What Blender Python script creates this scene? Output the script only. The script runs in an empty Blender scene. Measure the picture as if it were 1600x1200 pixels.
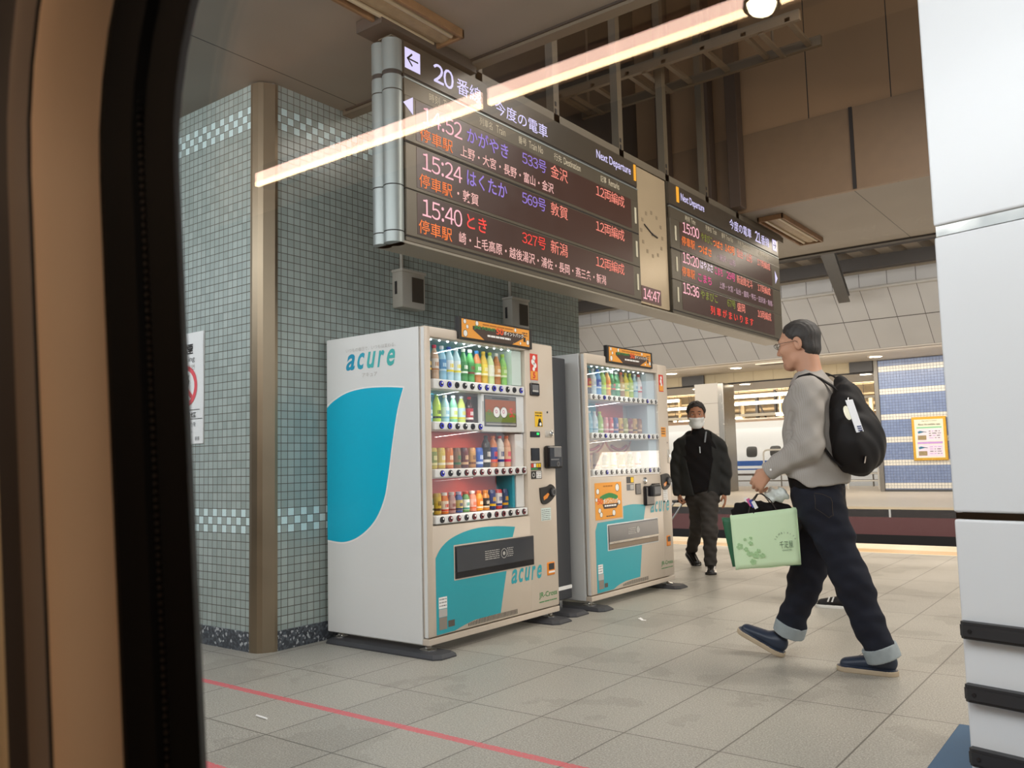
import bpy, bmesh, math, random
import numpy as np
from mathutils import Vector, Matrix
random.seed(7)
SC = bpy.context.scene
COL = SC.collection
# ------------------------------------------------------------------ camera
H = 1.06
cam_d = bpy.data.cameras.new('camera'); cam = bpy.data.objects.new('camera', cam_d); COL.objects.link(cam)
cam_d.sensor_width = 36; cam_d.lens = 1329.98/1600*36; cam_d.clip_start = .02; cam_d.clip_end = 300
_p, _r, _y = .0914594, -.0247737, .6505271
def _axes():
    cy, sy = math.cos(_y), math.sin(_y)
    f0 = Vector((-sy, cy, 0)); r0 = Vector((cy, sy, 0)); u0 = Vector((0, 0, 1))
    f = f0*math.cos(_p)+u0*math.sin(_p); u = u0*math.cos(_p)-f0*math.sin(_p)
    return r0*math.cos(_r)+u*math.sin(_r), u*math.cos(_r)-r0*math.sin(_r), f
_R, _U, _F = _axes()
m = Matrix((_R, _U, -_F)).transposed().to_4x4(); m.translation = (0, 0, H); cam.matrix_world = m
cam_d.dof.use_dof = True; cam_d.dof.focus_distance = 4.6; cam_d.dof.aperture_fstop = 8.5
SC.camera = cam
# ------------------------------------------------------------------ exposure, sky, large lights
SC.view_settings.view_transform = 'Standard'; SC.view_settings.look = 'None'
SC.view_settings.gamma = 1; SC.view_settings.use_curve_mapping = False; SC.view_settings.exposure = 0.0
W = bpy.data.worlds.new('sky'); SC.world = W; W.use_nodes = True
W.node_tree.nodes['Background'].inputs[0].default_value = (.80, .90, 1, 1)
W.node_tree.nodes['Background'].inputs[1].default_value = .95
def area(name, loc, target, sx, sy, power, col=(1, 1, 1), spread=180):
    d = bpy.data.lights.new(name, 'AREA'); d.shape = 'RECTANGLE'; d.size = sx; d.size_y = sy
    d.energy = power; d.color = col; d.spread = math.radians(spread)
    o = bpy.data.objects.new(name, d); COL.objects.link(o); o.location = loc
    o.rotation_euler = (Vector(target)-Vector(loc)).to_track_quat('-Z', 'Y').to_euler()
    return o
area('daylight_over_train', (-2.2, .5, 3.05), (-2.6, 3.6, .7), 9, .9, 140, (.95, .98, 1))
area('platform_lamps_near', (1.6, 5.5, 3.35), (.6, 5.5, 0), 1.2, 7, 225, (1, .93, .84))
area('platform_lamps_far', (-2.5, 9.2, 3.35), (-2.5, 9.4, 0), 7, .8, 120, (1, .88, .72))
area('track_daylight', (-6, 14.2, 5.0), (-6, 22, 3.4), 16, 3, 1150, (1, .98, .95))
area('far_platform_lamps', (-9, 22.6, 3.6), (-9, 24.6, 0), 16, .4, 330, (1, .92, .8))
area('distant_platform_lamps', (-12, 29.2, 3.9), (-12, 32, 1), 18, 1.5, 230, (1, .9, .75))
area('hall_fill', (-13, 34.2, 4.9), (-13, 42, 2.2), 26, 1.2, 3600, (1, .93, .80))  # unseen fill added to brighten the hall backdrop
area('cabin_ceiling_fill', (-.3, -2.3, 1.45), (-.3, -2.2, 3), 12, .5, 46, (1, .80, .58))  # added upward fill, no fitting: brightens the cabin ceiling mirrored in the pane
area('window_frame_fill', (.5, -.32, 2.3), (-.7, .2, 1.0), 3, .2, 12, (1, .93, .84))  # added fill without a fitting, aimed to brighten the window surround
area('far_ceiling_fill', (-4, 12.6, .6), (-3.4, 8.6, 3.6), 12, 1.5, 170, (1, .84, .66))  # fill added low over the track, aimed up to lighten the far ceiling
# ------------------------------------------------------------------ materials
def lin(h):
    if not isinstance(h, str): return tuple(h)+(1,) if len(h) == 3 else tuple(h)
    h = h.lstrip('#'); c = [int(h[i:i+2], 16)/255 for i in (0, 2, 4)]
    return tuple(x/12.92 if x <= .04045 else ((x+.055)/1.055)**2.4 for x in c)+(1,)
MATS = {}
class NT:
    """small node-tree builder"""
    def __init__(s, name):
        s.m = bpy.data.materials.new(name); s.m.use_nodes = True; s.t = s.m.node_tree
        s.b = s.t.nodes['Principled BSDF']; s.out = s.t.nodes['Material Output']
    def n(s, typ, **kw):
        n = s.t.nodes.new(typ)
        for k, v in kw.items(): setattr(n, k, v)
        return n
    def l(s, a, b): s.t.links.new(a, b)
    def set(s, sock, v):
        if hasattr(v, 'links'): s.l(v, sock)
        else: sock.default_value = v
    def math(s, op, a, b=0.0, c=0.0):
        n = s.n('ShaderNodeMath', operation=op); s.set(n.inputs[0], a); s.set(n.inputs[1], b)
        if op in ('MULTIPLY_ADD', 'COMPARE'): s.set(n.inputs[2], c)
        return n.outputs[0]
    def mix(s, f, a, b):
        n = s.n('ShaderNodeMix', data_type='RGBA'); s.set(n.inputs[0], f)
        s.set(n.inputs[6], a); s.set(n.inputs[7], b); return n.outputs[2]
    def coord(s):
        g = s.n('ShaderNodeNewGeometry'); x = s.n('ShaderNodeSeparateXYZ'); s.l(g.outputs['Position'], x.inputs[0])
        return g.outputs['Position'], x.outputs[0], x.outputs[1], x.outputs[2]
    def noise(s, scale, detail=3, vec=None):
        n = s.n('ShaderNodeTexNoise'); n.inputs['Scale'].default_value = scale; n.inputs['Detail'].default_value = detail
        if vec is None:
            tc = s.n('ShaderNodeTexCoord'); vec = tc.outputs['Object']
        s.l(vec, n.inputs['Vector']); return n.outputs[0]
    def bump(s, h, strength=.2, dist=.002):
        n = s.n('ShaderNodeBump'); n.inputs['Strength'].default_value = strength; n.inputs['Distance'].default_value = dist
        s.l(h, n.inputs['Height']); s.l(n.outputs[0], s.b.inputs['Normal'])
def P(name, col, rough=.5, metal=0, spec=.5, var=.06, nscale=9, bump=0, bscale=60, emit=None, estr=0, coat=0):
    """a plain procedural material: colour with slight mottling, noise in the roughness, optional bump"""
    if name in MATS: return MATS[name]
    k = NT(name); b = k.b; c = lin(col)
    nz = k.noise(nscale, 4)
    if var:
        d = tuple(max(0, x*(1-var)) for x in c[:3])+(1,); e = tuple(min(1, x*(1+var)) for x in c[:3])+(1,)
        k.l(k.mix(nz, d, e), b.inputs['Base Color'])
    else: b.inputs['Base Color'].default_value = c
    b.inputs['Metallic'].default_value = metal; b.inputs['Specular IOR Level'].default_value = spec
    k.l(k.math('MULTIPLY_ADD', nz, .12, max(0, rough-.06)), b.inputs['Roughness'])
    if bump: k.bump(k.noise(bscale, 3), bump)
    if coat: b.inputs['Coat Weight'].default_value = coat
    if emit is not None:
        b.inputs['Emission Color'].default_value = lin(emit); b.inputs['Emission Strength'].default_value = estr
    MATS[name] = k.m; return k.m
def EM(name, col, s, base='#101010'):
    return P(name, base, .5, emit=col, estr=s, var=0)
def glassy(name, refl, tint=(1, 1, 1), rough=0.0, fres=False):
    """a thin pane: clear with a mirror-like share"""
    if name in MATS: return MATS[name]
    k = NT(name); t = k.n('ShaderNodeBsdfTransparent'); t.inputs[0].default_value = tint+(1,)
    g = k.n('ShaderNodeBsdfGlossy'); g.inputs['Roughness'].default_value = rough
    g.inputs['Color'].default_value = (1, 1, 1, 1)
    mx = k.n('ShaderNodeMixShader'); mx.inputs[0].default_value = refl
    if fres:
        ge = k.n('ShaderNodeNewGeometry'); dp = k.n('ShaderNodeVectorMath', operation='DOT_PRODUCT'); k.l(ge.outputs['Normal'], dp.inputs[0]); k.l(ge.outputs['Incoming'], dp.inputs[1])
        c = k.math('POWER', k.math('SUBTRACT', 1.0, k.math('ABSOLUTE', dp.outputs['Value'])), 5.0); k.l(k.math('MULTIPLY_ADD', c, .96, refl), mx.inputs[0])
    k.l(t.outputs[0], mx.inputs[1]); k.l(g.outputs[0], mx.inputs[2]); k.l(mx.outputs[0], k.out.inputs[0])
    k.t.nodes.remove(k.b); MATS[name] = k.m; return k.m
# ------------------------------------------------------------------ mesh builder
def V(*a): return Vector(a)
_TX = {}
def glyphs(s, bold=0.0):
    key = (s, bold)
    if key in _TX: return _TX[key]
    cu = bpy.data.curves.new('t', 'FONT'); cu.body = s; cu.size = 1; cu.offset = bold; cu.resolution_u = 3; cu.fill_mode = 'FRONT'
    o = bpy.data.objects.new('t', cu); COL.objects.link(o)
    dg = bpy.context.evaluated_depsgraph_get(); dg.update()
    me = bpy.data.meshes.new_from_object(o.evaluated_get(dg))
    v = np.array([x.co[:2] for x in me.vertices]) if len(me.vertices) else np.zeros((0, 2))
    f = [tuple(p.vertices) for p in me.polygons]
    bpy.data.objects.remove(o); bpy.data.curves.remove(cu); bpy.data.meshes.remove(me)
    _TX[key] = (v, f); return v, f
def led_glyphs(s, bold=0.0):
    """lettering laid out sign by sign, digits in the narrow sign face with a flagged one"""
    key = ('led', s, bold)
    if key in _TX: return _TX[key]
    em = np.ptp(glyphs('国')[0][:, 0])*1.12; V_, F_, x, n = [], [], 0.0, 0
    for ch in s:
        if ch == ' ': x += .4*em; continue
        dig = ch.isdigit() or ch == ':'; v, f = glyphs(chr(ord(ch)+0xFEE0) if dig else ch, bold); v = v.copy(); lo, hi = v.min(0), v.max(0); adv = (.30 if ch == ':' else .60)*em if dig else em
        if ch == ':': v[:, 0] = (v[:, 0]-lo[0])
        v[:, 0] += x+(adv-(hi[0]-lo[0]))/2-(0 if ch == ':' else lo[0]); V_.append(v); F_ += [tuple(q+n for q in p) for p in f]; n += len(v); x += adv
    _TX[key] = (np.concatenate(V_), F_); return _TX[key]
class MB:
    def __init__(s): s.v = []; s.f = []; s.m = []; s.mats = []
    def mi(s, mat):
        if mat not in s.mats: s.mats.append(mat)
        return s.mats.index(mat)
    def add(s, vs, fs, mat):
        b = len(s.v); s.v.extend(tuple(x) for x in vs); i = s.mi(mat)
        for f in fs: s.f.append(tuple(b+q for q in f)); s.m.append(i)
        return s
    def box(s, a, b, mat, bev=0, seg=2):
        x0, y0, z0 = [min(a[i], b[i]) for i in range(3)]; x1, y1, z1 = [max(a[i], b[i]) for i in range(3)]
        vs = [(x0, y0, z0), (x1, y0, z0), (x1, y1, z0), (x0, y1, z0), (x0, y0, z1), (x1, y0, z1), (x1, y1, z1), (x0, y1, z1)]
        fs = [(0, 3, 2, 1), (4, 5, 6, 7), (0, 1, 5, 4), (1, 2, 6, 5), (2, 3, 7, 6), (3, 0, 4, 7)]
        if bev:
            bm = bmesh.new(); q = [bm.verts.new(x) for x in vs]
            for f in fs: bm.faces.new([q[i] for i in f])
            bmesh.ops.bevel(bm, geom=bm.edges[:], offset=min(bev, .49*min(x1-x0, y1-y0, z1-z0)), segments=seg, profile=.5, affect='EDGES')
            bm.verts.index_update(); vs = [x.co[:] for x in bm.verts]; fs = [[x.index for x in f.verts] for f in bm.faces]; bm.free()
        return s.add(vs, fs, mat)
    def obox(s, c, ax, ay, az, mat):
        """box from centre and three half-axis vectors"""
        c = Vector(c); ax = Vector(ax); ay = Vector(ay); az = Vector(az)
        vs = [c+i*ax+j*ay+k*az for k in (-1, 1) for i, j in ((-1, -1), (1, -1), (1, 1), (-1, 1))]
        return s.add(vs, [(0, 3, 2, 1), (4, 5, 6, 7), (0, 1, 5, 4), (1, 2, 6, 5), (2, 3, 7, 6), (3, 0, 4, 7)], mat)
    def prism(s, pts, vec, mat):
        n = len(pts); p = [Vector(q) for q in pts]; vec = Vector(vec); q = [a+vec for a in p]
        fs = [tuple(range(n)), tuple(range(2*n-1, n-1, -1))]+[(i, (i+1) % n, n+(i+1) % n, n+i) for i in range(n)]
        return s.add(p+q, fs, mat)
    def poly(s, pts, mat): return s.add([Vector(q) for q in pts], [tuple(range(len(pts)))], mat)
    def tube(s, path, r, mat, n=8, cap=True):
        pts = [Vector(p) for p in path]; k = len(pts); rs = r if isinstance(r, (list, tuple)) else [r]*k
        vs = []; up = None
        for i, p in enumerate(pts):
            t = (pts[min(i+1, k-1)]-pts[max(i-1, 0)]).normalized()
            if up is None: up = t.orthogonal().normalized()
            up = (up-t*up.dot(t)); up = up.normalized() if up.length > 1e-6 else t.orthogonal().normalized()
            w = t.cross(up)
            vs += [p+(up*math.cos(a)+w*math.sin(a))*rs[i] for a in [2*math.pi*j/n for j in range(n)]]
        fs = [(i*n+j, i*n+(j+1) % n, (i+1)*n+(j+1) % n, (i+1)*n+j) for i in range(k-1) for j in range(n)]
        if cap: fs += [tuple(range(n-1, -1, -1)), tuple((k-1)*n+j for j in range(n))]
        return s.add(vs, fs, mat)
    def cyl(s, a, b, r, mat, n=16, r2=None): return s.tube([a, b], [r, r if r2 is None else r2], mat, n)
    def lathe(s, prof, c, mat, n=14, axis=(0, 0, 1), cap=True):
        ax = Vector(axis).normalized(); u = ax.orthogonal().normalized(); w = ax.cross(u); c = Vector(c); k = len(prof)
        vs = [c+ax*z+(u*math.cos(2*math.pi*j/n)+w*math.sin(2*math.pi*j/n))*r for r, z in prof for j in range(n)]
        fs = [(i*n+j, i*n+(j+1) % n, (i+1)*n+(j+1) % n, (i+1)*n+j) for i in range(k-1) for j in range(n)]
        if cap and prof[0][0] > 1e-6: fs.append(tuple(range(n-1, -1, -1)))
        if cap and prof[-1][0] > 1e-6: fs.append(tuple((k-1)*n+j for j in range(n)))
        return s.add(vs, fs, mat)
    def disc(s, c, axis, r, mat, n=20, r2=None, sq=1.0):
        ax = Vector(axis).normalized(); u = V(0, 0, 1) if abs(ax.z) < .9 else V(0, 1, 0); w = u.cross(ax).normalized(); c = Vector(c)
        ring = lambda q: [c+(w*math.cos(2*math.pi*j/n)*q+u*math.sin(2*math.pi*j/n)*q*sq) for j in range(n)]
        if r2 is None: return s.add(ring(r), [tuple(range(n))], mat)
        return s.add(ring(r)+ring(r2), [(j, (j+1) % n, n+(j+1) % n, n+j) for j in range(n)], mat)
    def text(s, t, o, right, up, mat, w=None, h=None, bold=0.0, shear=0.0, align='L', led=False):
        """lettering fitted into the box w x h whose lower left corner (or centre) is o"""
        v, f = (led_glyphs if led else glyphs)(t, bold)
        if len(v) == 0: return s
        lo = v.min(0); hi = v.max(0); q = v-lo; sz = np.maximum(hi-lo, 1e-6)
        if shear: q[:, 0] += q[:, 1]*shear; sz = q.max(0)
        if w is None: kx = ky = h/sz[1]
        elif h is None: kx = ky = w/sz[0]
        else: kx, ky = w/sz[0], h/sz[1]
        q = q*[kx, ky]
        if align == 'C': q = q-[sz[0]*kx/2, 0]
        o = Vector(o); R = Vector(right); U = Vector(up)
        return s.add([o+R*a+U*b for a, b in q], f, mat)
    def grid(s, fn, nu, nv, mat, closed_u=False):
        vs = [fn(i/(nu if closed_u else nu-1), j/(nv-1)) for j in range(nv) for i in range(nu)]
        fs = [(j*nu+i, j*nu+(i+1) % nu, (j+1)*nu+(i+1) % nu, (j+1)*nu+i) for j in range(nv-1) for i in range(nu if closed_u else nu-1)]
        return s.add(vs, fs, mat)
    def build(s, name, parent=None, smooth=False, recalc=True, angle=.7):
        me = bpy.data.meshes.new(name); off = world_loc(parent) if parent is not None else V(0, 0, 0)
        me.from_pydata([tuple(Vector(v)-off) for v in s.v], [], s.f)
        for mt in s.mats: me.materials.append(mt)
        me.polygons.foreach_set('material_index', s.m)
        if recalc:
            bm = bmesh.new(); bm.from_mesh(me); bmesh.ops.recalc_face_normals(bm, faces=bm.faces[:]); bm.to_mesh(me); bm.free()
        if smooth:
            me.polygons.foreach_set('use_smooth', [True]*len(me.polygons))
            try: me.set_sharp_from_angle(angle=angle)
            except Exception: pass
        me.update(); o = bpy.data.objects.new(name, me); COL.objects.link(o)
        if parent is not None: o.parent = parent
        return o
def world_loc(o):
    l = V(0, 0, 0)
    while o is not None: l = l+o.location; o = o.parent
    return l
def tag(o, label, cat, group=None, kind=None):
    o['label'] = label; o['category'] = cat
    if group: o['group'] = group
    if kind: o['kind'] = kind
    return o
def thing(name, loc, label, cat, group=None):
    o = bpy.data.objects.new(name, None); COL.objects.link(o); o.location = loc; o.empty_display_size = .1
    return tag(o, label, cat, group)
def struct(o): o['kind'] = 'structure'; return o
def copy_tree(o, parent=None):
    c = o.copy(); COL.objects.link(c)
    if parent is not None: c.parent = parent
    for ch in list(o.children): copy_tree(ch, c)
    return c
# ------------------------------------------------------------------ implicit surfaces (bodies, clothes, bags)
def sdf_mesh(fn, lo, hi, h):
    lo = np.array(lo, float); hi = np.array(hi, float); B = 8
    nb = np.ceil((hi-lo)/h/B).astype(int)+1; n = nb*B+1
    D = np.empty(n, np.float32)
    bc = np.stack(np.meshgrid(*[np.arange(k) for k in nb], indexing='ij'), -1).reshape(-1, 3)
    cen = lo+(bc*B+B/2)*h; dc = fn(cen); R = .87*B*h*1.45
    for (i, j, k), d in zip(bc, dc): D[i*B:i*B+B+1, j*B:j*B+B+1, k*B:k*B+B+1] = d
    act = bc[np.abs(dc) < R]
    lg = np.stack(np.meshgrid(*[np.arange(B+1)]*3, indexing='ij'), -1).reshape(-1, 3)
    for s0 in range(0, len(act), 400):
        a = act[s0:s0+400]; idx = (a[:, None, :]*B+lg[None]); dd = fn(lo+idx.reshape(-1, 3)*h).reshape(len(a), B+1, B+1, B+1)
        for q, (i, j, k) in enumerate(a): D[i*B:i*B+B+1, j*B:j*B+B+1, k*B:k*B+B+1] = dd[q]
    S = D < 0
    c = np.zeros(np.array(n)-1, np.int8)
    for dx in (0, 1):
        for dy in (0, 1):
            for dz in (0, 1): c += S[dx:n[0]-1+dx, dy:n[1]-1+dy, dz:n[2]-1+dz]
    cells = np.argwhere((c > 0) & (c < 8)); idm = -np.ones(c.shape, np.int32); idm[tuple(cells.T)] = np.arange(len(cells))
    off = np.array([(x, y, z) for x in (0, 1) for y in (0, 1) for z in (0, 1)])
    cv = np.stack([D[tuple((cells+o).T)] for o in off], 1); acc = np.zeros((len(cells), 3)); cnt = np.zeros(len(cells))
    for a in range(8):
        for b in range(a+1, 8):
            if np.abs(off[a]-off[b]).sum() != 1: continue
            mk = (cv[:, a] < 0) != (cv[:, b] < 0); den = cv[:, a]-cv[:, b]; t = np.where(mk, cv[:, a]/np.where(den == 0, 1, den), 0)
            acc[mk] += (off[a]+t[:, None]*(off[b]-off[a]))[mk]; cnt[mk] += 1
    ver = lo+(cells+acc/cnt[:, None])*h; faces = []
    for ax in range(3):
        sl = [slice(1, -1)]*3; sl[ax] = slice(0, -1); s2 = [slice(1, -1)]*3; s2[ax] = slice(1, None)
        A = S[tuple(sl)]; Bq = S[tuple(s2)]; e = np.argwhere(A != Bq)
        if len(e) == 0: continue
        flip = A[tuple(e.T)]; e = e+[0 if q == ax else 1 for q in range(3)]; u, w = [(1, 2), (2, 0), (0, 1)][ax]
        def cid(du, dw):
            q = e.copy(); q[:, u] += du; q[:, w] += dw; return idm[tuple(q.T)]
        Q = np.stack([cid(-1, -1), cid(0, -1), cid(0, 0), cid(-1, 0)], 1); Q[~flip] = Q[~flip][:, ::-1]
        faces.append(Q[(Q >= 0).all(1)])
    return ver, np.concatenate(faces)
def sdf_obj(name, fn, lo, hi, h, mats, parent, pick=None, smooth_it=2):
    ver, fc = sdf_mesh(fn, lo, hi, h); off = np.array(world_loc(parent)) if parent is not None else 0
    for _ in range(smooth_it):                      # light Laplacian polish
        acc = np.zeros_like(ver); cn = np.zeros(len(ver))
        for a, b in ((0, 1), (1, 2), (2, 3), (3, 0)):
            np.add.at(acc, fc[:, a], ver[fc[:, b]]); np.add.at(acc, fc[:, b], ver[fc[:, a]])
            np.add.at(cn, fc[:, a], 1); np.add.at(cn, fc[:, b], 1)
        ver = .55*ver+.45*acc/np.maximum(cn, 1)[:, None]
    me = bpy.data.meshes.new(name); me.from_pydata((ver-off).tolist(), [], fc.tolist())
    for mt in mats: me.materials.append(mt)
    if pick is not None: me.polygons.foreach_set('material_index', pick(ver[fc].mean(1)).astype(np.int32))
    me.polygons.foreach_set('use_smooth', [True]*len(me.polygons)); me.update()
    o = bpy.data.objects.new(name, me); COL.objects.link(o)
    if parent is not None: o.parent = parent
    return o
def rc(p, a, b, ra, rb):
    a = np.array(a, float); b = np.array(b, float); ab = b-a
    t = np.clip(((p-a)@ab)/(ab@ab+1e-12), 0, 1); return np.linalg.norm(p-(a+t[:, None]*ab), axis=1)-(ra+(rb-ra)*t)
def ell(p, c, r):
    q = p-np.array(c); r = np.array(r, float); k0 = np.linalg.norm(q/r, axis=1); k1 = np.linalg.norm(q/(r*r), axis=1)
    return k0*(k0-1)/np.maximum(k1, 1e-9)
def rbox(p, c, hs, r):
    q = np.abs(p-np.array(c))-(np.array(hs)-r); return np.linalg.norm(np.maximum(q, 0), axis=1)+np.minimum(q.max(1), 0)-r
def smin(a, b, k):
    h = np.clip(.5+.5*(b-a)/k, 0, 1); return b+(a-b)*h-k*h*(1-h)
def chain(p, pts, rs, k=.02):
    d = None
    for i in range(len(pts)-1):
        e = rc(p, pts[i], pts[i+1], rs[i], rs[i+1]); d = e if d is None else smin(d, e, k)
    return d
def aniso(p, c, s):
    """coordinates squeezed about c so that round things come out flattened"""
    return np.array(c)+(p-np.array(c))/np.array(s)
def wav(p, *ws):
    d = 0
    for (kx, ky, kz, ph, am) in ws: d = d+am*np.sin(p[:, 0]*kx+p[:, 1]*ky+p[:, 2]*kz+ph)
    return d
# ------------------------------------------------------------------ the station: setting
def floor_mat():
    k = NT('platform_paving'); pos, x, y, z = k.coord()
    def joint(c, o, p):
        fr = k.math('FRACT', k.math('DIVIDE', k.math('SUBTRACT', c, o-50*p), p))
        return k.math('LESS_THAN', k.math('ABSOLUTE', k.math('SUBTRACT', fr, .5)), .5-.0035/p, 0)
    jx = joint(x, -.966, .3945); jy = joint(y, 2.18, .79)
    body = k.math('MINIMUM', jx, k.math('MAXIMUM', jy, 0.0))
    cell = k.n('ShaderNodeTexWhiteNoise', noise_dimensions='2D'); cv = k.n('ShaderNodeCombineXYZ')
    k.l(k.math('FLOOR', k.math('DIVIDE', k.math('SUBTRACT', x, -20.691), .3945)), cv.inputs[0]); k.l(k.math('FLOOR', k.math('DIVIDE', k.math('SUBTRACT', y, -37.32), .79)), cv.inputs[1])
    k.l(cv.outputs[0], cell.inputs['Vector'])
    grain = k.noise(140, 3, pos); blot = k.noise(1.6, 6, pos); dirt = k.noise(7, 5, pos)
    c = k.mix(cell.outputs[0], lin('#99948a'), lin('#a39e93'))
    c = k.mix(k.math('MULTIPLY', k.math('SUBTRACT', grain, .44), 2.6), c, lin('#cfcbbf'))
    sp = k.math('LESS_THAN', k.noise(210, 1, pos), .37); c = k.mix(k.math('MULTIPLY', sp, .5), c, lin('#4a4742'))
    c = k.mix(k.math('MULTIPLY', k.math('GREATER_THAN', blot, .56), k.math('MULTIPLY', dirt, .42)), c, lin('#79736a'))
    c = k.mix(k.math('MULTIPLY', k.math('SUBTRACT', 1.0, body), .75), c, lin('#4b463d'))
    wear = k.math('MULTIPLY_ADD', k.math('GREATER_THAN', k.noise(120, 3, pos), .42), .5, .5)
    for yc in (2.551, 1.845):
        on = k.math('LESS_THAN', k.math('ABSOLUTE', k.math('SUBTRACT', y, k.math('MULTIPLY_ADD', k.noise(60, 3, pos), .012, yc-.006))), .022)
        c = k.mix(k.math('MULTIPLY', k.math('MULTIPLY', on, wear), .92), c, lin('#d8626a'))
    edge = k.math('GREATER_THAN', y, 9.68); c = k.mix(edge, c, k.mix(k.noise(30, 3, pos), lin('#f3dcb0'), lin('#faeccb')))
    tac = k.math('MULTIPLY', k.math('GREATER_THAN', y, 9.72), k.math('LESS_THAN', y, 10.05)); c = k.mix(tac, c, lin('#d9a95a'))
    k.l(c, k.b.inputs['Base Color']); k.l(k.math('MULTIPLY_ADD', blot, .3, .3), k.b.inputs['Roughness'])
    k.bump(k.math('ADD', k.math('MULTIPLY', body, 1.0), k.math('MULTIPLY', grain, .3)), .25, .002); return k.m
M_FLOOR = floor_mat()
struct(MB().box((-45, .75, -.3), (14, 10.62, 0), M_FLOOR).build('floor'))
def tile_mat(name, c1, c2, grout, bands, white, p, rough=.22):
    """square mosaic; bands = list of (first row, rows, checkered?)"""
    k = NT(name); pos, x, y, z = k.coord(); u = k.math('DIVIDE', k.math('ADD', k.math('ADD', x, y), 60), p); v = k.math('DIVIDE', z, p)
    fu = k.math('FRACT', u); fv = k.math('FRACT', v); g = .045
    inu = k.math('LESS_THAN', k.math('ABSOLUTE', k.math('SUBTRACT', fu, .5)), .5-g); inv = k.math('LESS_THAN', k.math('ABSOLUTE', k.math('SUBTRACT', fv, .5)), .5-g)
    t = k.math('MULTIPLY', inu, inv); iu = k.math('FLOOR', u); iv = k.math('FLOOR', v)
    cv = k.n('ShaderNodeCombineXYZ'); k.l(iu, cv.inputs[0]); k.l(iv, cv.inputs[1]); wn = k.n('ShaderNodeTexWhiteNoise', noise_dimensions='2D'); k.l(cv.outputs[0], wn.inputs['Vector'])
    c = k.mix(wn.outputs[0], lin(c1), lin(c2)); alt = k.math('MODULO', k.math('ADD', iu, iv), 2.0)
    for r0, n, ch in bands:
        inb = k.math('MULTIPLY', k.math('GREATER_THAN', iv, r0-.5), k.math('LESS_THAN', iv, r0+n-.5))
        if ch: inb = k.math('MULTIPLY', inb, k.math('GREATER_THAN', alt, .5))
        c = k.mix(inb, c, lin(white))
    c = k.mix(t, lin(grout), c); k.l(c, k.b.inputs['Base Color'])
    k.l(k.math('MULTIPLY_ADD', t, rough-.75, k.math('MULTIPLY_ADD', wn.outputs[0], .08, .72)), k.b.inputs['Roughness'])
    k.bump(t, .35, .003); return k.m
TP = .0483
M_TILE = tile_mat('green_mosaic', '#9ba8a2', '#abb7b1', '#56524a', [(14, 3, True), (65, 3, True)], '#d8efee', TP)
WX, WY = -4.192, 3.081
pl = [(-4.265, WY), (WX, 3.164), (WX, 6.545), (-9, 6.545), (-9, WY)]
struct(MB().prism([(a, b, .112) for a, b in pl], (0, 0, 3.6), M_TILE).build('wall_left'))
def terrazzo():
    k = NT('terrazzo'); pos, x, y, z = k.coord(); vo = k.n('ShaderNodeTexVoronoi'); vo.inputs['Scale'].default_value = 75; k.l(pos, vo.inputs['Vector'])
    r = k.n('ShaderNodeSeparateColor'); k.l(vo.outputs['Color'], r.inputs[0])
    c = k.mix(k.math('GREATER_THAN', r.outputs[0], .8), lin('#3d4248'), lin('#b4b8ba')); c = k.mix(k.math('GREATER_THAN', r.outputs[1], .6), c, lin('#565c63'))
    k.l(c, k.b.inputs['Base Color']); k.b.inputs['Roughness'].default_value = .3; return k.m
struct(MB().prism([(-4.265, WY-.012, 0), (WX+.012, 3.164, 0), (WX+.012, 6.55, 0), (-9, 6.55, 0), (-9, WY-.012, 0)], (0, 0, .112), terrazzo()).build('baseboard_left'))
M_STEEL = P('brushed_steel', '#8b7d68', .36, .75, var=.12, nscale=5)
g = MB(); a = V(-4.272, WY-.016, 0); b = V(WX+.016, 3.158, 0); mid = (a+b)/2+V(.016, -.016, 0)
g.prism([a+V(-.02, 0, 0), a, a+(mid-a)*.55+V(.006, -.008, 0), mid, b, b+V(0, .02, 0), b+V(-.03, .02, 0), a+V(-.02, .03, 0)], (0, 0, 3.41), M_STEEL)
struct(g.build('trim_1'))
# ceilings
def ceil_mat(name, c, jx0, pitch, joint='#2c2722'):
    k = NT(name); pos, x, y, z = k.coord(); fr = k.math('FRACT', k.math('DIVIDE', k.math('SUBTRACT', x, jx0-60*pitch), pitch))
    j = k.math('LESS_THAN', fr, .008/pitch); n1 = k.noise(2.2, 5, pos)
    cc = k.mix(n1, tuple(q*.85 for q in lin(c)[:3])+(1,), tuple(min(1, q*1.1) for q in lin(c)[:3])+(1,)); cc = k.mix(j, cc, lin(joint))
    k.l(cc, k.b.inputs['Base Color']); k.b.inputs['Roughness'].default_value = .55; return k.m
M_CEIL = ceil_mat('ceiling_panels', '#8b8378', -4.05, 2.0)
ZC = 3.42
struct(MB().box((-14, .8, ZC), (9, 3.70, ZC+.06), M_CEIL).build('ceiling'))
struct(MB().box((-14, 7.86, ZC), (9, 10.0, ZC+.06), M_CEIL).build('ceiling.001'))
M_TRIM = P('painted_metal_trim', '#6a6152', .45); M_DARK = P('dark_painted_steel', '#3a342e', .6); M_DARKER = P('sooty_steel', '#242120', .7)
g = MB(); g.box((-4.15, 3.70, ZC-.012), (9, 3.712, ZC+.05), M_DARKER); g.box((-4.19, 3.712, ZC-.03), (9, 3.79, ZC+.5), M_TRIM); struct(g.build('trim_2'))
struct(MB().box((-14, 10.0, ZC-.02), (9, 10.09, ZC+.3), M_DARK).build('trim_3'))
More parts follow.
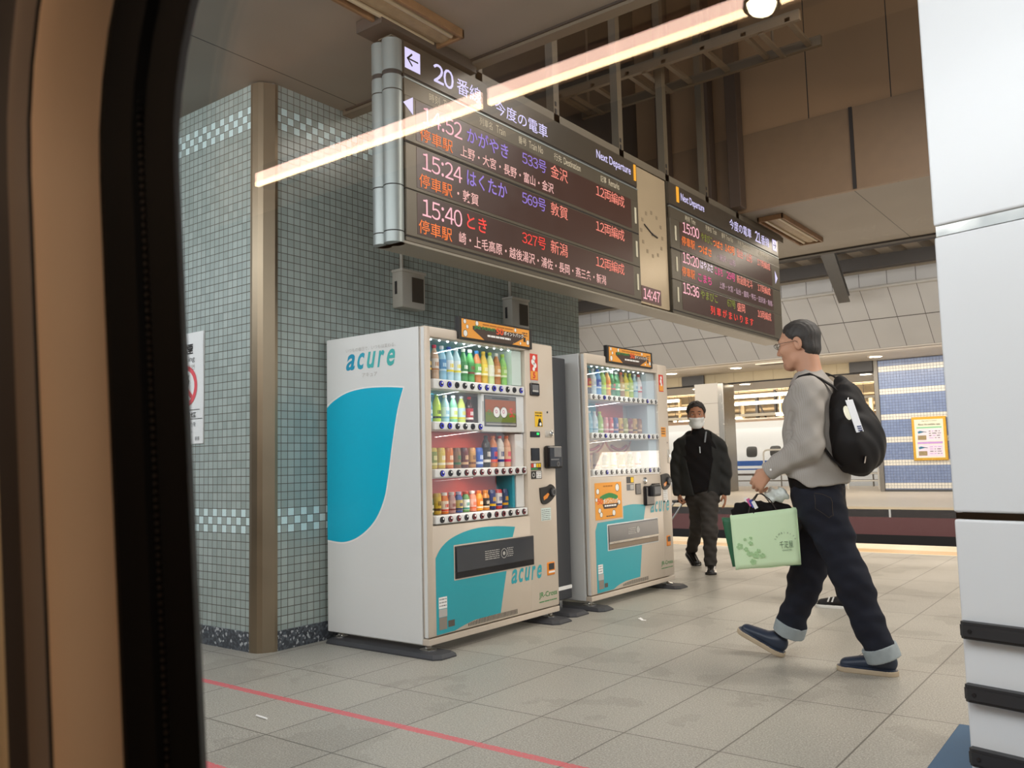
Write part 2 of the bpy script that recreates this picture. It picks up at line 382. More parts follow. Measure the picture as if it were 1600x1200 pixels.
# the bulkhead across the open ceiling bay, and the bay's own walls and deck
def panel_wall(name, c, pitch, joint='#2b241e'):
    k = NT(name); pos, x, y, z = k.coord(); fr = k.math('FRACT', k.math('DIVIDE', k.math('ADD', x, 60), pitch)); j = k.math('LESS_THAN', fr, .01/pitch)
    n1 = k.noise(1.3, 5, pos); cc = k.mix(n1, tuple(q*.8 for q in lin(c)[:3])+(1,), tuple(min(1, q*1.15) for q in lin(c)[:3])+(1,))
    k.l(k.mix(j, cc, lin(joint)), k.b.inputs['Base Color']); k.b.inputs['Roughness'].default_value = .6; return k.m
M_BAY = panel_wall('bay_panels', '#a3805e', .72)
struct(MB().box((-14, 7.8, ZC), (9, 7.86, 6.4), M_BAY).build('wall_bay'))
g = MB(); g.box((-14, 7.77, ZC-.015), (9, 7.80, 4.16), P('bulkhead_panel', '#83694f', .5, var=.1)); struct(g.build('trim_4'))
struct(MB().box((-2.03, 7.755, ZC-.01), (-2.0, 7.775, 4.16), M_DARKER).build('trim_5'))
struct(MB().box((-14, 3.7, 6.2), (9, 7.9, 6.4), M_DARK).build('ceiling.002'))
struct(MB().box((-4.6, 3.79, 3.712), (-4.19, 7.8, 6.3), M_DARK).build('wall_bay.001'))
for i, x0 in enumerate((-3.87, -3.41, -3.12)):
    struct(MB().box((x0, 7.6, ZC), (x0+.11, 7.74, 6.3), P('brown_post', '#4a3a2e', .6), .004).build('trim_%d' % (6+i)))
for i, yy in enumerate((4.4, 5.6, 6.8)):
    struct(MB().box((-14, yy, 5.4), (9, yy+.2, 5.75), M_DARKER).build('trim_%d' % (9+i)))
# track trough and the platform across it
M_BALLAST = P('track_bed', '#2b2723', .9, bump=.5, bscale=20)
struct(MB().box((-60, 10.62, -1.5), (14, 17.6, -1.3), M_BALLAST).build('floor.001'))
def far_floor():
    k = NT('far_platform'); pos, x, y, z = k.coord()
    top = k.mix(k.noise(3, 4, pos), lin('#cbbfae'), lin('#dfd4c3')); top = k.mix(k.math('LESS_THAN', y, 17.9), top, lin('#d9c29b'))
    side = k.mix(k.math('GREATER_THAN', z, -.16), lin('#6d4543'), lin('#3a3532')); side = k.mix(k.math('GREATER_THAN', z, -.49), lin('#191615'), side)
    tick = k.math('LESS_THAN', k.math('FRACT', k.math('DIVIDE', k.math('ADD', x, 64.25), 3.0)), .012); side = k.mix(k.math('MULTIPLY', tick, k.math('GREATER_THAN', z, -.16)), side, lin('#d8d4cc'))
    k.l(k.mix(k.math('GREATER_THAN', z, -.012), side, top), k.b.inputs['Base Color']); k.b.inputs['Roughness'].default_value = .45; return k.m
M_FAR = far_floor()
struct(MB().box((-60, 17.3, -1.5), (14, 29.3, 0), M_FAR).build('floor.002'))
k_blue = tile_mat('blue_mosaic', '#7c8bae', '#8494b6', '#565a66', [(1, 2, False), (9, 2, False), (17, 2, False), (25, 2, False), (34, 2, False), (42, 2, False)], '#e9e2d4', .0785)
struct(MB().box((-6.2, 25, .06), (3, 27, 3.62), k_blue).build('wall_back'))
struct(MB().box((-6.24, 24.97, 0), (3, 27, .06), P('dark_plinth', '#4b4b4a', .5)).build('baseboard_back'))
struct(MB().box((-6.3, 24.95, 0), (-6.19, 25.1, 3.66), P('grey_post', '#7c766d', .4, .4), .01).build('trim_12'))
M_SLOPE = None
def slope_mat():
    k = NT('grey_fascia_panels'); pos, x, y, z = k.coord()
    f1 = k.math('FRACT', k.math('DIVIDE', k.math('ADD', x, 60), .62)); j = k.math('LESS_THAN', f1, .022)
    j2 = k.math('LESS_THAN', k.math('ABSOLUTE', k.math('SUBTRACT', z, 4.28)), .009); j = k.math('MAXIMUM', j, j2)
    c = k.mix(k.noise(1.2, 3, pos), lin('#b3afaa'), lin('#c2beb8')); k.l(k.mix(j, c, lin('#5c5955')), k.b.inputs['Base Color']); k.b.inputs['Roughness'].default_value = .22; return k.m
M_SLOPE = slope_mat()
struct(MB().prism([(-60, 20.75, 4.9), (-60, 22.3, 3.66), (-60, 25.2, 3.66), (-60, 25.2, 5.3), (-60, 20.75, 5.3)], (74, 0, 0), M_SLOPE).build('wall_fascia'))
M_SOFF = P('white_soffit', '#d3c8b8', .5); M_BEIGE = panel_wall('beige_frieze', '#b3a384', .62, '#857659')
struct(MB().box((-60, 22.34, 3.635), (14, 25.2, 3.66), M_SOFF).build('ceiling.003'))
g = MB(); g.box((-60, 24.97, 3.335), (-6.3, 25.1, 3.635), M_BEIGE); g.box((-60, 24.95, 3.305), (-6.3, 25.12, 3.335), M_DARKER); struct(g.build('trim_13'))
struct(MB().box((-60, 25.1, 3.32), (-6.0, 28.2, 3.42), M_SOFF).build('ceiling.004'))
struct(MB().tube([(-60, 20.66, 4.9), (14, 20.66, 4.9)], .04, P('pale_pipe', '#b8b2a8', .4), 8).build('trim_14'))
struct(MB().box((-60, 20.6, 5.27), (14, 20.8, 5.42), P('pale_edge', '#a2947f', .5)).build('trim_15'))
# roof deck over the tracks: ribbed steel
M_DECK = P('ribbed_deck', '#8d8172', .6, var=.12, nscale=2)
g = MB(); n = 130; pts = []
for i in range(n):
    x0 = -60+i*.57; pts += [(x0, 5.62), (x0+.08, 5.42), (x0+.36, 5.42), (x0+.44, 5.62)]
g.add([(x, y, z) for x, z in pts for y in (10.1, 20.75)], [(2*i, 2*i+1, 2*i+3, 2*i+2) for i in range(len(pts)-1)], M_DECK)
g.box((-60, 10.1, 5.63), (14, 20.75, 5.7), M_DECK); struct(g.build('ceiling.005', recalc=False))
for i, (yy, zz) in enumerate(((15.6, 5.0), (17.3, 5.08), (19.5, 5.12))):
    g = MB(); g.box((-60, yy, zz), (14, yy+.22, zz+.03), M_DARK); g.box((-60, yy+.1, zz), (14, yy+.125, 5.42), M_DARK); struct(g.build('trim_%d' % (16+i)))
M_GREYST = P('grey_steel_brace', '#5c5a56', .5, .2)
def brace(a, b, label):
    a, b = Vector(a), Vector(b); d = (b-a).normalized(); s = V(1, 0, 0); u = s.cross(d).normalized(); g = MB(); L = (b-a).length/2
    g.obox((a+b)/2, d*L, s*.13, u*.012, M_GREYST); g.obox((a+b)/2+u*.15, d*L, s*.13, u*.012, M_GREYST); g.obox((a+b)/2+u*.075, d*L, s*.012, u*.075, M_GREYST)
    return tag(g.build('roof_brace'), label, 'brace')
brace((-5.75, 20.62, 4.78), (-4.7, 15.6, 5.2), 'slanting grey steel brace under the roof right of the departure board')
brace((-13.6, 20.62, 4.72), (-12.6, 15.6, 5.2), 'slanting dark steel brace under the roof just past the tiled wall end')
# the station beyond the far platform
M_HALL = P('hall_backdrop', '#b39a78', .8, var=.5, nscale=2.2)
struct(MB().box((-60, 47, -2), (14, 47.3, 9), M_HALL).build('wall_hall'))
struct(MB().box((-60, 29.3, -1.6), (14, 47, -1.5), M_BALLAST).build('floor.003'))
struct(MB().box((-60, 28.4, 5.2), (14, 47, 5.4), P('hall_roof', '#8b7a64', .7, var=.3, nscale=2)).build('ceiling.006'))
struct(MB().box((14, .8, -.3), (14.1, 10.6, 3.5), P('warm_reflection_wall', '#c9a983', .5, var=.3, nscale=.8)).build('wall_right_added'))  # unseen wall added for warm reflections in machine glass and to stop sky light
M_TIMB = P('ochre_beam', '#b58a54', .6, var=.35, nscale=3); M_TAN = P('tan_beam', '#d2b488', .55, var=.25, nscale=4)
rb = random.Random(3)
for i in range(12):
    zz = 2.0+i*.22+rb.random()*.1; yy = 37.5+rb.random()*5
    struct(MB().box((-40, yy, zz), (4, yy+.3, zz+.04+rb.random()*.1), rb.choice([M_TIMB, M_TAN, M_TAN, M_TRIM, M_DARK])).build('trim_%d' % (19+i)))
for i in range(30):
    x0 = -24+i*.6+rb.random()*.4; yy = 37+rb.random()*6; g = MB(); mt = rb.choice([M_TIMB, M_TAN, M_TAN, M_DARK, M_TRIM])
    if i % 3 == 1: g.tube([(x0, yy, 1.8), (x0+rb.choice([-.9, .9]), yy, 3.2+rb.random())], .045, mt, 6)
    else: g.box((x0, yy, 0), (x0+.05+rb.random()*.12, yy+.2, 3.1+rb.random()*1.4), mt)
    struct(g.build('trim_%d' % (31+i)))
# ------------------------------------------------------------------ train window we look through (the wall leans in towards the roof)
TA = math.atan(.061); GY, GZ = .3087, H
def tw(x, z, e):
    """point on the window: x along the train, z up the leaning wall, e towards the cabin"""
    return V(x, GY-z*math.sin(TA)-e*math.cos(TA), GZ+z*math.cos(TA)-e*math.sin(TA))
WX0, WX1, WZ0, WZ1, WR = -.50, .38, -.46, .39, .19
def ring(s, e, n=12):
    r = WR+s; out = []
    for cx, cz, a0 in ((WX1-WR, WZ1-WR, 0), (WX0+WR, WZ1-WR, 90), (WX0+WR, WZ0+WR, 180), (WX1-WR, WZ0+WR, 270)):
        for i in range(n+1):
            a = math.radians(a0+90*i/n); out.append(tw(cx+r*math.cos(a), cz+r*math.sin(a), e))
    return out
def band(prof, mat, mb=None):
    mb = mb or MB(); R = [ring(s, e) for s, e in prof]; n = len(R[0]); vs = [p for r in R for p in r]
    return mb.add(vs, [(i*n+j, i*n+(j+1) % n, (i+1)*n+(j+1) % n, (i+1)*n+j) for i in range(len(R)-1) for j in range(n)], mat)
M_RUB = P('black_rubber', '#0b0a09', .6, spec=.15); M_RUB2 = P('black_plastic', '#191615', .35)
M_BEI = P('beige_surround', '#cfab86', .5, var=.03); M_TAU = P('taupe_trim', '#7d6a58', .5, var=.03); M_CREAM = P('cream_wall', '#c8b08a', .55, var=.03)
win = bpy.data.objects.new('window_1', None); COL.objects.link(win); win.location = tw(0, 0, 0); struct(win)
g = band([(.04, -.03), (.016, -.016), (-.002, -.001), (-.003, .0), (.004, .002), (.018, .004), (.022, .006), (.026, .001), (.031, .001), (.034, .0085), (.04, .010), (.05, .013), (.056, .0165), (.061, .0165)], M_RUB)
for i in range(150):                                                # fine ribs of the seal
    z = -.45+i*.0052; p = tw(WX0-.0275, z, .0045); g.box(p-V(.0016, .001, .0012), p+V(.0016, .001, .0012), M_RUB2)
g.build('gasket', win, True, angle=.5)
band([(.061, .015), (.0625, .02), (.0655, .030), (.0705, .042), (.0755, .0515), (.078, .053)], M_BEI).build('surround', win, True, angle=1.2)
band([(.078, .053), (.0785, .049), (.0795, .049), (.08, .0545)], M_RUB2).build('seam', win)
band([(.08, .0545), (.085, .0605), (.0905, .0625)], M_TAU).build('trim_strip', win, True)
band([(.0905, .0625), (.094, .0645), (.1005, .0705)], P('dark_blind_rail', '#3a3028', .5)).build('blind_rail', win, True)
g = band([(.1005, .0705), (.104, .072), (.9, .072)], M_CREAM); struct(g.build('wall_train'))
M_PANE = glassy('train_window_glass', .045, fres=True)
o = ring(.014, -.012); i_ = ring(.014, -.016); n = len(o)
g = MB(); g.add(o+i_, [tuple(range(n)), tuple(range(2*n-1, n-1, -1))]+[(j, (j+1) % n, n+(j+1) % n, n+j) for j in range(n)], M_PANE); g.build('pane', win)
# cabin behind the camera, seen only as reflections in the pane
M_CAB = P('cabin_panel', '#5a4738', .5, var=.05)
struct(MB().box((-9, -2.95, 2.36), (4, .12, 2.42), P('cabin_ceiling', '#b89a7c', .6)).build('ceiling.007'))
struct(MB().box((-9, -3.0, -.05), (4, -2.95, 2.4), M_CAB).build('wall_cabin'))
struct(MB().box((-9, -3.0, -.1), (4, .25, -.03), P('cabin_carpet', '#3b332e', .9, bump=.5)).build('floor.004'))
struct(MB().box((-9, .24, -.1), (4, .40, .12), M_CREAM).build('wall_cabin.001'))
struct(MB().box((-9.05, -3, -.1), (-9, .2, 2.4), M_CAB).build('wall_cabin.002')); struct(MB().box((4, -3, -.1), (4.05, .2, 2.4), M_CAB).build('wall_cabin.003'))
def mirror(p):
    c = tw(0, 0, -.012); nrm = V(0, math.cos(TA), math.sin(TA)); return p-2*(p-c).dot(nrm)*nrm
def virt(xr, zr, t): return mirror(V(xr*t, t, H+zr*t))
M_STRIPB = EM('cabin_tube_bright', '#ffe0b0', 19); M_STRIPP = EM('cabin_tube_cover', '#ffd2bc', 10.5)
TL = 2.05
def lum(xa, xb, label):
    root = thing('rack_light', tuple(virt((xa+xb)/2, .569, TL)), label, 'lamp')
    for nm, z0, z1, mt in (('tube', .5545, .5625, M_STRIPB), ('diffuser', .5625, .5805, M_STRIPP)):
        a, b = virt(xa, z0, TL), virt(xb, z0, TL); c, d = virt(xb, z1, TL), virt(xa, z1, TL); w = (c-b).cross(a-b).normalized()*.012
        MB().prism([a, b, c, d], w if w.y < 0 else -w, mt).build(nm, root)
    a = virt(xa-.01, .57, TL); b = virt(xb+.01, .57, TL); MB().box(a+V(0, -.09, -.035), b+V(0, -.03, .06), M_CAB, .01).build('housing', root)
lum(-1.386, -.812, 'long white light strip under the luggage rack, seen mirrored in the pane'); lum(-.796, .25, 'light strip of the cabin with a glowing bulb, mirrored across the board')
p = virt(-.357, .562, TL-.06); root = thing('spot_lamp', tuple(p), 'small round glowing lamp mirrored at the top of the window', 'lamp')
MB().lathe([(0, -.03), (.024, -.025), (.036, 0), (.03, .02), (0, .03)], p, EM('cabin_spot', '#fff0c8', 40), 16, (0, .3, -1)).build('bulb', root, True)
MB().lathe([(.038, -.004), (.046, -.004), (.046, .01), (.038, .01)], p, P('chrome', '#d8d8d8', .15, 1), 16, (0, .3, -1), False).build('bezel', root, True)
# ------------------------------------------------------------------ vending machines
M_MW = P('machine_white', '#e1e1de', .32, var=.02); M_MWWARM = P('machine_white_warm_lit', '#cfc1b0', .35, var=.02); M_TEAL = P('teal_film', '#00b4d4', .35, var=.01)  # door fronts: white paint with the warm platform light put into its colour
M_TEALD = P('teal_film_front', '#2aa4b0', .35, var=.01); M_BLK = P('black_gloss', '#15151a', .2); M_CHAR = P('charcoal', '#2a2b2e', .4); M_MID = P('mid_grey', '#6f7072', .5)
M_WHT = P('print_white', '#f4f2ee', .5, var=0); M_RED = P('print_red', '#d8402f', .5, var=0); M_YEL = P('print_yellow', '#f2c21c', .5, var=0); M_ORG = P('print_orange', '#f0a23c', .5, var=0)
M_GRN = P('print_green', '#2f8a45', .5, var=0); M_INK = P('print_black', '#1c1b1a', .5, var=0); M_BROWN = P('print_brown', '#46342a', .5, var=0); M_CHROME = P('chromed', '#d8d8d6', .18, 1)
M_LGREY = P('label_grey', '#b9b6b0', .5, var=0); M_AMB = P('amber_plastic', '#e8891e', .3); M_GLS = glassy('display_glass', .05); M_SMOKE = glassy('smoked_flap', .16, (.28, .28, .28))
M_SEALED = EM('small_led', '#e8ffff', 14); M_BACKT = P('backing_teal', '#1f93a6', .5); M_BACKR = P('backing_red', '#d4553f', .5); M_LITE = EM('side_light_panel', '#eafff4', .12, '#c8d6ce')
M_BLUEB = EM('blue_ring', '#3238d8', .35, '#2a2c9a'); M_REDB = EM('red_ring', '#8a2430', .2, '#6a2026')
class Face:
    """flat front of a unit: y runs right, z up, d out of the face"""
    def __init__(s, x): s.x = x
    def p(s, y, z, d=0): return V(s.x+d, y, z)
    def box(s, mb, y0, z0, y1, z1, d0, d1, mat, bev=0): return mb.box((s.x+d0, y0, z0), (s.x+d1, y1, z1), mat, bev)
    def quad(s, mb, y0, z0, y1, z1, d, mat): return mb.poly([s.p(y0, z0, d), s.p(y1, z0, d), s.p(y1, z1, d), s.p(y0, z1, d)], mat)
    def poly(s, mb, pts, d, mat): return mb.poly([s.p(a, b, d) for a, b in pts], mat)
    def text(s, mb, t, y, z, d, mat, w=None, h=None, **k): return mb.text(t, s.p(y, z, d), (0, 1, 0), (0, 0, 1), mat, w, h, **k)
    def disc(s, mb, y, z, d, r, mat, r2=None, n=20, sq=1): return mb.disc(s.p(y, z, d), (1, 0, 0), r, mat, n, r2, sq)
def smooth_pts(pts, n=6, closed=True):
    """Catmull-Rom through a closed outline; a point given as (y, z, 1) stays a corner"""
    q = [V(a[0], a[1], 0) for a in pts]; k = len(q); out = []
    for i in range(k):
        p0, p1, p2, p3 = q[i-1], q[i], q[(i+1) % k], q[(i+2) % k]
        if len(pts[i]) > 2: p0 = p1
        if len(pts[(i+1) % k]) > 2: p3 = p2
        for j in range(n):
            t = j/n; r = .5*(2*p1+(p2-p0)*t+(2*p0-5*p1+4*p2-p3)*t*t+(3*p1-p0-3*p2+p3)*t**3); out.append((r.x, r.y))
    return out
ACOL = [P('logo_%d' % i, c, .4, var=0) for i, c in enumerate(('#1795b8', '#27a3bd', '#48b6b4', '#3fb0b4', '#43b3ae'))]
def acure(mb, o, right, up, w, h, cols):
    widths = []; x = 0; o = Vector(o); right = Vector(right)
    adv = [.215, .19, .215, .155, .2]
    for ch, a, mt in zip('acure', adv, cols):
        mb.text(ch, o+right*(x*w), right, up, mt, a*w*.9, h, bold=.022, shear=.30); x += a*1.02
def text_bars(mb, F, y0, z0, y1, rows, pitch, d, mat, hgt=.35, seed=1):
    """fine print too small to read: broken dark lines"""
    r = random.Random(seed)
    for i in range(rows):
        y = y0
        while y < y1-.004:
            e = min(y1, y+(.2+.5*r.random())*(y1-y0)*.4); F.quad(mb, y, z0-i*pitch, e, z0-i*pitch+pitch*hgt, d, mat); y = e+.0045
def sign_graphic(F, par, y0, z0, y1, z1, x):
    """orange point campaign board on top of a machine"""
    w, h = y1-y0, z1-z0; g = MB(); F.box(g, y0, z0, y1, z1, x-.02, x+.012, M_INK, .003); fr = g.build('header_sign', par)
    g = MB(); d = x+.0135; i0, i1, k0, k1 = y0+.03*w, y1-.045*w, z0+.09*h, z1-.09*h
    F.quad(g, i0, k0, i1, k1, d, M_ORG)
    F.poly(g, [(y0+.17*w, z0+.66*h), (y0+.88*w, z0+.66*h), (y0+.86*w, z0+.45*h), (y0+.70*w, k0), (y0+.32*w, k0), (y0+.17*w, z0+.5*h)], d+.0005, M_BROWN)
    g2 = d+.001
    F.text(g, 'JRE POINT', y0+.185*w, z0+.5*h, g2+.0006, M_GRN, .285*w, .2*h, bold=.03); F.text(g, '50', y0+.48*w, z0+.44*h, g2+.0006, P('print_vermilion', '#ee5a2a', .5, var=0), .1*w, .3*h, bold=.03)
    F.text(g, 'ポイントバック', y0+.585*w, z0+.46*h, g2+.0006, M_WHT, .28*w, .2*h, bold=.02)
    text_bars(g, F, y0+.36*w, z0+.27*h, y0+.68*w, 1, .1*h, g2, M_WHT, .9, 3); text_bars(g, F, y0+.3*w, z0+.76*h, y0+.72*w, 1, .09*h, g2, P('print_ochre', '#b8701e', .5, var=0), .8, 5)
    for cy, cz, r in ((.07, .8, .10), (.1, .58, .09), (.075, .27, .15), (.225, .8, .11), (.75, .8, .09), (.93, .3, .12), (.82, .2, .07)):
        F.disc(g, y0+cy*w, z0+cz*h, g2, r*h, M_WHT, sq=1.1); F.disc(g, y0+cy*w, z0+cz*h, g2+.0003, r*h, M_INK, r*h*.86, sq=1.1)
    text_bars(g, F, y0+.85*w, z0+.7*h, y0+.93*w, 2, .12*h, g2, M_BROWN, .5, 8); F.quad(g, y0+.865*w, z0+.3*h, y0+.9*w, z0+.52*h, g2, M_CHAR)
    g.build('print', fr)
def legs(par, spots, top):
    for (x, y) in spots:
        g = MB(); g.cyl((x, y, .03), (x, y, top+.002), .012, M_CHROME, 10); g.lathe([(.05, .0245), (.05, .03), (.022, .036), (.018, .045), (.012, .046)], (x, y, 0), M_CHROME, 16); g.build('leveling_foot', par, True)
def mat_pad(x0, y0, x1, y1, label, h=.024):
    b = .035; g = MB(); pts = lambda i: [(x0+b+i, y0+i), (x1-b-i, y0+i), (x1-i, y0+b+i), (x1-i, y1-b-i), (x1-b-i, y1-i), (x0+b+i, y1-i), (x0+i, y1-b-i), (x0+i, y0+b+i)]
    A, B = pts(0), pts(.02); g.add([(a, c, 0) for a, c in A]+[(a, c, .008) for a, c in A]+[(a, c, h) for a, c in B], [tuple(range(16, 24))]+[(q*8+i, q*8+(i+1) % 8, (q+1)*8+(i+1) % 8, (q+1)*8+i) for q in (0, 1) for i in range(8)]+[tuple(range(7, -1, -1))], P('rubber_pad', '#3b3c40', .55, var=.25, nscale=14))
    return tag(g.build('rubber_pad'), label, 'floor pad')
DRM = {}
def dmat(c, r=.25): return P('drink_'+c.strip('#')+('m' if r > .3 else ''), c, r, var=.04)
def drink(kind, loc, cols, label, cat, group, parts=True, kz=1.0):
    """bottle or can with its wrap and cap; kinds share profiles"""
    body, wrap, cap = [dmat(c) for c in cols[:3]]; acc = dmat(cols[3]) if len(cols) > 3 else M_WHT
    x, y, z = loc; root = None
    if kind == 'pet':   pr = [(.024, 0), (.028, .004), (.028, .03), (.0265, .034), (.028, .04), (.028, .115), (.026, .128), (.014, .158), (.0115, .163), (.0115, .170)]; wr = (.0286, .048, .112); cp = (.0135, .168, .186)
    elif kind == 'slim': pr = [(.022, 0), (.026, .004), (.026, .095), (.023, .112), (.013, .138), (.011, .142), (.011, .148)]; wr = (.0266, .02, .09); cp = (.013, .147, .163)
    elif kind == 'can': pr = [(.019, 0), (.0255, .006), (.0255, .112), (.0215, .121), (.0215, .123), (0, .1205)]; wr = (.026, .02, .10); cp = None
    elif kind == 'tall': pr = [(.024, 0), (.028, .004), (.028, .135), (.025, .15), (.014, .172), (.0115, .176), (.0115, .182)]; wr = (.0286, .03, .125); cp = (.0135, .181, .198)
    else: pr = [(.02, 0), (.025, .004), (.025, .085), (.016, .104), (.0155, .108)]; wr = (.0256, .015, .075); cp = (.0175, .106, .124)
    pr = [(a, b*kz) for a, b in pr]; wr = (wr[0], wr[1]*kz, wr[2]*kz); cp = cp and (cp[0], cp[1]*kz, cp[2]*kz); o3 = (x, y, z); n = 12
    deco = MB(); deco.lathe([(wr[0], wr[1]), (wr[0], wr[2])], o3, wrap, n); r = wr[0]+.0006
    hh = wr[2]-wr[1]; zc = z+wr[1]+hh*.55
    deco.lathe([(r-.0003, wr[1]+.002), (r-.0003, wr[1]+hh*.2)], o3, acc, n)
    deco.add([(x+r*math.cos(a), y+r*math.sin(a), zc+b) for a in (-.55, 0, .55) for b in (-hh*.16, hh*.16)], [(0, 2, 3, 1), (2, 4, 5, 3)], acc)
    if parts:
        root = thing({'can': 'drink_can'}.get(kind, 'drink_bottle'), loc, label, cat, group)
        MB().lathe(pr, o3, body, n).build('body', root, True); deco.build('wrap', root, True, recalc=False)
        if cp: MB().lathe([(cp[0]*.9, cp[1]), (cp[0], cp[1]+.002), (cp[0], cp[2]-.002), (cp[0]*.85, cp[2])], o3, cap, n).build('cap', root, True)
        return root
    g = MB(); g.lathe(pr, o3, body, n); b0 = len(g.v); g.v += deco.v; g.f += [tuple(i+b0 for i in f) for f in deco.f]; g.m += [g.mi(deco.mats[i]) for i in deco.m]
    if cp: g.lathe([(cp[0]*.9, cp[1]), (cp[0], cp[1]+.002), (cp[0], cp[2]-.002), (cp[0]*.85, cp[2])], o3, cap, n)
    g.v = [(a-x, b-y, c-z) for a, b, c in g.v]
    o = g.build({'can': 'drink_can'}.get(kind, 'drink_bottle'), None, True); o.location = loc; return tag(o, label, cat, group)
ORD = ['first', 'second', 'third', 'fourth', 'fifth', 'sixth', 'seventh', 'eighth', 'ninth', 'tenth', 'eleventh', 'twelfth', 'thirteenth', 'fourteenth']
def shelf(y0, y1, z, x, items, where, group, parts=True, kz=1.0):
    n = len(items)
    for i, (kind, desc, *cols) in enumerate(items):
        y = y0+(y1-y0)*i/(n-1); nm = 'can' if kind == 'can' else 'bottle'
        drink(kind, (x, y, z), cols, '%s %s, %s from the left on %s' % (desc, nm, ORD[i], where), nm, group, parts, kz)
def rail(F, par, y0, y1, z0, z1, name='button_rail'):
    g = MB(); F.box(g, y0, z0, y1, z1, -.03, .004, M_MW, .006); F.box(g, y0-.01, z0-.004, y1, z1, -.22, -.03, M_MW); return g.build(name, par)
def buttons(F, par, y0, y1, n, z, ring, r=.0185, seed=0, ellip=1):
    rr = random.Random(seed)
    for i in range(n):
        y = y0+(y1-y0)*i/(n-1); g = MB(); mt = ring(i, rr)
        g.lathe([(r, 0), (r, .005), (r*.9, .008), (0, .008)], F.p(y, z, .003), M_CHAR, 16, (1, 0, 0))
        F.disc(g, y, z, .0116, r*.86, mt, r*.5, 16); F.disc(g, y, z, .0117, r*.5, M_BLK, n=14)
        if rr.random() < .75: g.poly([F.p(y+a, z+b, .012) for a, b in ((-.1*r, .05*r), (.45*r, .0), (.5*r, .5*r), (.0, .6*r))], M_WHT)
        g.build('selection_button', par)
def ring1(i, r): return M_BLUEB if i in (0, 1, 5, 6, 7, 8, 11) else M_CHAR
def ring3(i, r): return M_BLUEB if i == 0 else (M_REDB if i > 2 else M_CHAR)
def ring4(i, r): return M_REDB if i % 3 else M_CHAR
def inlight(loc, sx, sy, pw, col=(1, .98, .95)):
    o = area('machine_tube', loc, (loc[0]-.06, loc[1], loc[2]-1), sx, sy, pw, col); return o
FX, Y0, Y1, ZT, XB = -3.306, 3.532, 4.815, 1.853, -4.15
def body(par, Y0, Y1, ZT, wy0, wy1, wz0, wz1, F):
    g = MB(); g.box((XB, Y0, .057), (FX-.052, Y0+.02, ZT), M_MW, .006); g.box((XB, Y1-.02, .057), (FX-.052, Y1, ZT), M_MW, .006); g.box((XB, Y0+.001, .06), (XB+.02, Y1-.001, ZT-.002), M_MW)
    g.box((XB, Y0+.001, ZT-.02), (FX-.052, Y1-.001, ZT), M_MW, .006); g.box((FX-.0515, Y0, .057), (FX-.001, Y1, .092), M_MWWARM, .004); g.build('cabinet', par)
    g = MB(); f = lambda a, b, c, d, mt=M_MWWARM, e=.012: F.box(g, a, b, c, d, -.046, 0, mt, e)
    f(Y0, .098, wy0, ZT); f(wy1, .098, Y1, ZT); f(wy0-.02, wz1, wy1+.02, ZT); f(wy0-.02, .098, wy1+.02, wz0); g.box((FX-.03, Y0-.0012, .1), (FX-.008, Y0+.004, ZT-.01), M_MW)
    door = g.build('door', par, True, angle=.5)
    g = MB(); F.box(g, wy0, wz0, wy1, wz1, -.235, -.23, M_MW); F.box(g, wy0-.005, wz0, wy0, wz1, -.235, -.047, M_MW); F.box(g, wy1, wz0, wy1+.005, wz1, -.235, -.047, M_MW); F.box(g, wy0, wz1, wy1, wz1+.005, -.235, -.047, M_MW); F.box(g, wy0, wz0-.005, wy1, wz0, -.235, -.047, M_MW)
    g.build('display_case', par); return door
def led_row(F, par, y0, y1, z, n):
    g = MB(); F.box(g, y0-.01, z, y1+.01, z+.004, -.045, -.025, M_MW)
    for i in range(n):
        y = y0+(y1-y0)*i/(n-1); g.lathe([(.007, .001), (.005, -.006), (0, -.008)], F.p(y, z, -.035), M_SEALED, 8)
    g.build('led_strip', par)
# ---------- the nearer machine
F1 = Face(FX)
vm = thing('vending_machine', (FX-.4, (Y0+Y1)/2, 0), 'large white drinks machine with teal leaf on its side, nearest the camera', 'vending machine')
body(vm, Y0, Y1, ZT, 3.583, 4.49, .712, 1.79, F1)
g = MB(); F1.box(g, 3.583, .712, 4.49, 1.79, -.012, -.008, M_GLS); g.build('display_glass', vm)
g = MB(); F1.box(g, 3.587, 1.565, 4.38, 1.788, -.229, -.225, M_BACKT); F1.box(g, 3.587, 1.31, 4.045, 1.49, -.229, -.225, M_BACKT); F1.box(g, 3.587, 1.03, 4.37, 1.25, -.229, -.16, M_BACKR); F1.box(g, 3.587, .77, 4.36, .978, -.229, -.16, M_BACKR); F1.box(g, 4.36, .77, 4.385, .978, -.17, -.03, M_BACKT)
g.build('backing_panel', vm)
g = MB(); F1.box(g, 4.385, 1.56, 4.485, 1.785, -.2, -.03, M_LITE); g.build('side_panel', vm); g = MB(); F1.box(g, 4.40, .77, 4.487, 1.24, -.2, -.03, P('pale_panel', '#e6e4e0', .5)); g.build('side_panel', vm)
for a, b, c, d in ((1.492, 1.55, 3.6, 4.475), (1.255, 1.303, 3.6, 4.045), (.98, 1.03, 3.6, 4.475), (.718, .766, 3.6, 4.475)): rail(F1, vm, c, d, a, b)
buttons(F1, vm, 3.659, 4.43, 12, 1.522, ring1, seed=1); buttons(F1, vm, 3.657, 4.007, 6, 1.279, ring1, seed=2); buttons(F1, vm, 3.656, 4.44, 12, 1.005, ring3, seed=3); buttons(F1, vm, 3.649, 4.43, 12, .742, ring4, seed=4)
led_row(F1, vm, 3.62, 4.36, 1.785, 11)
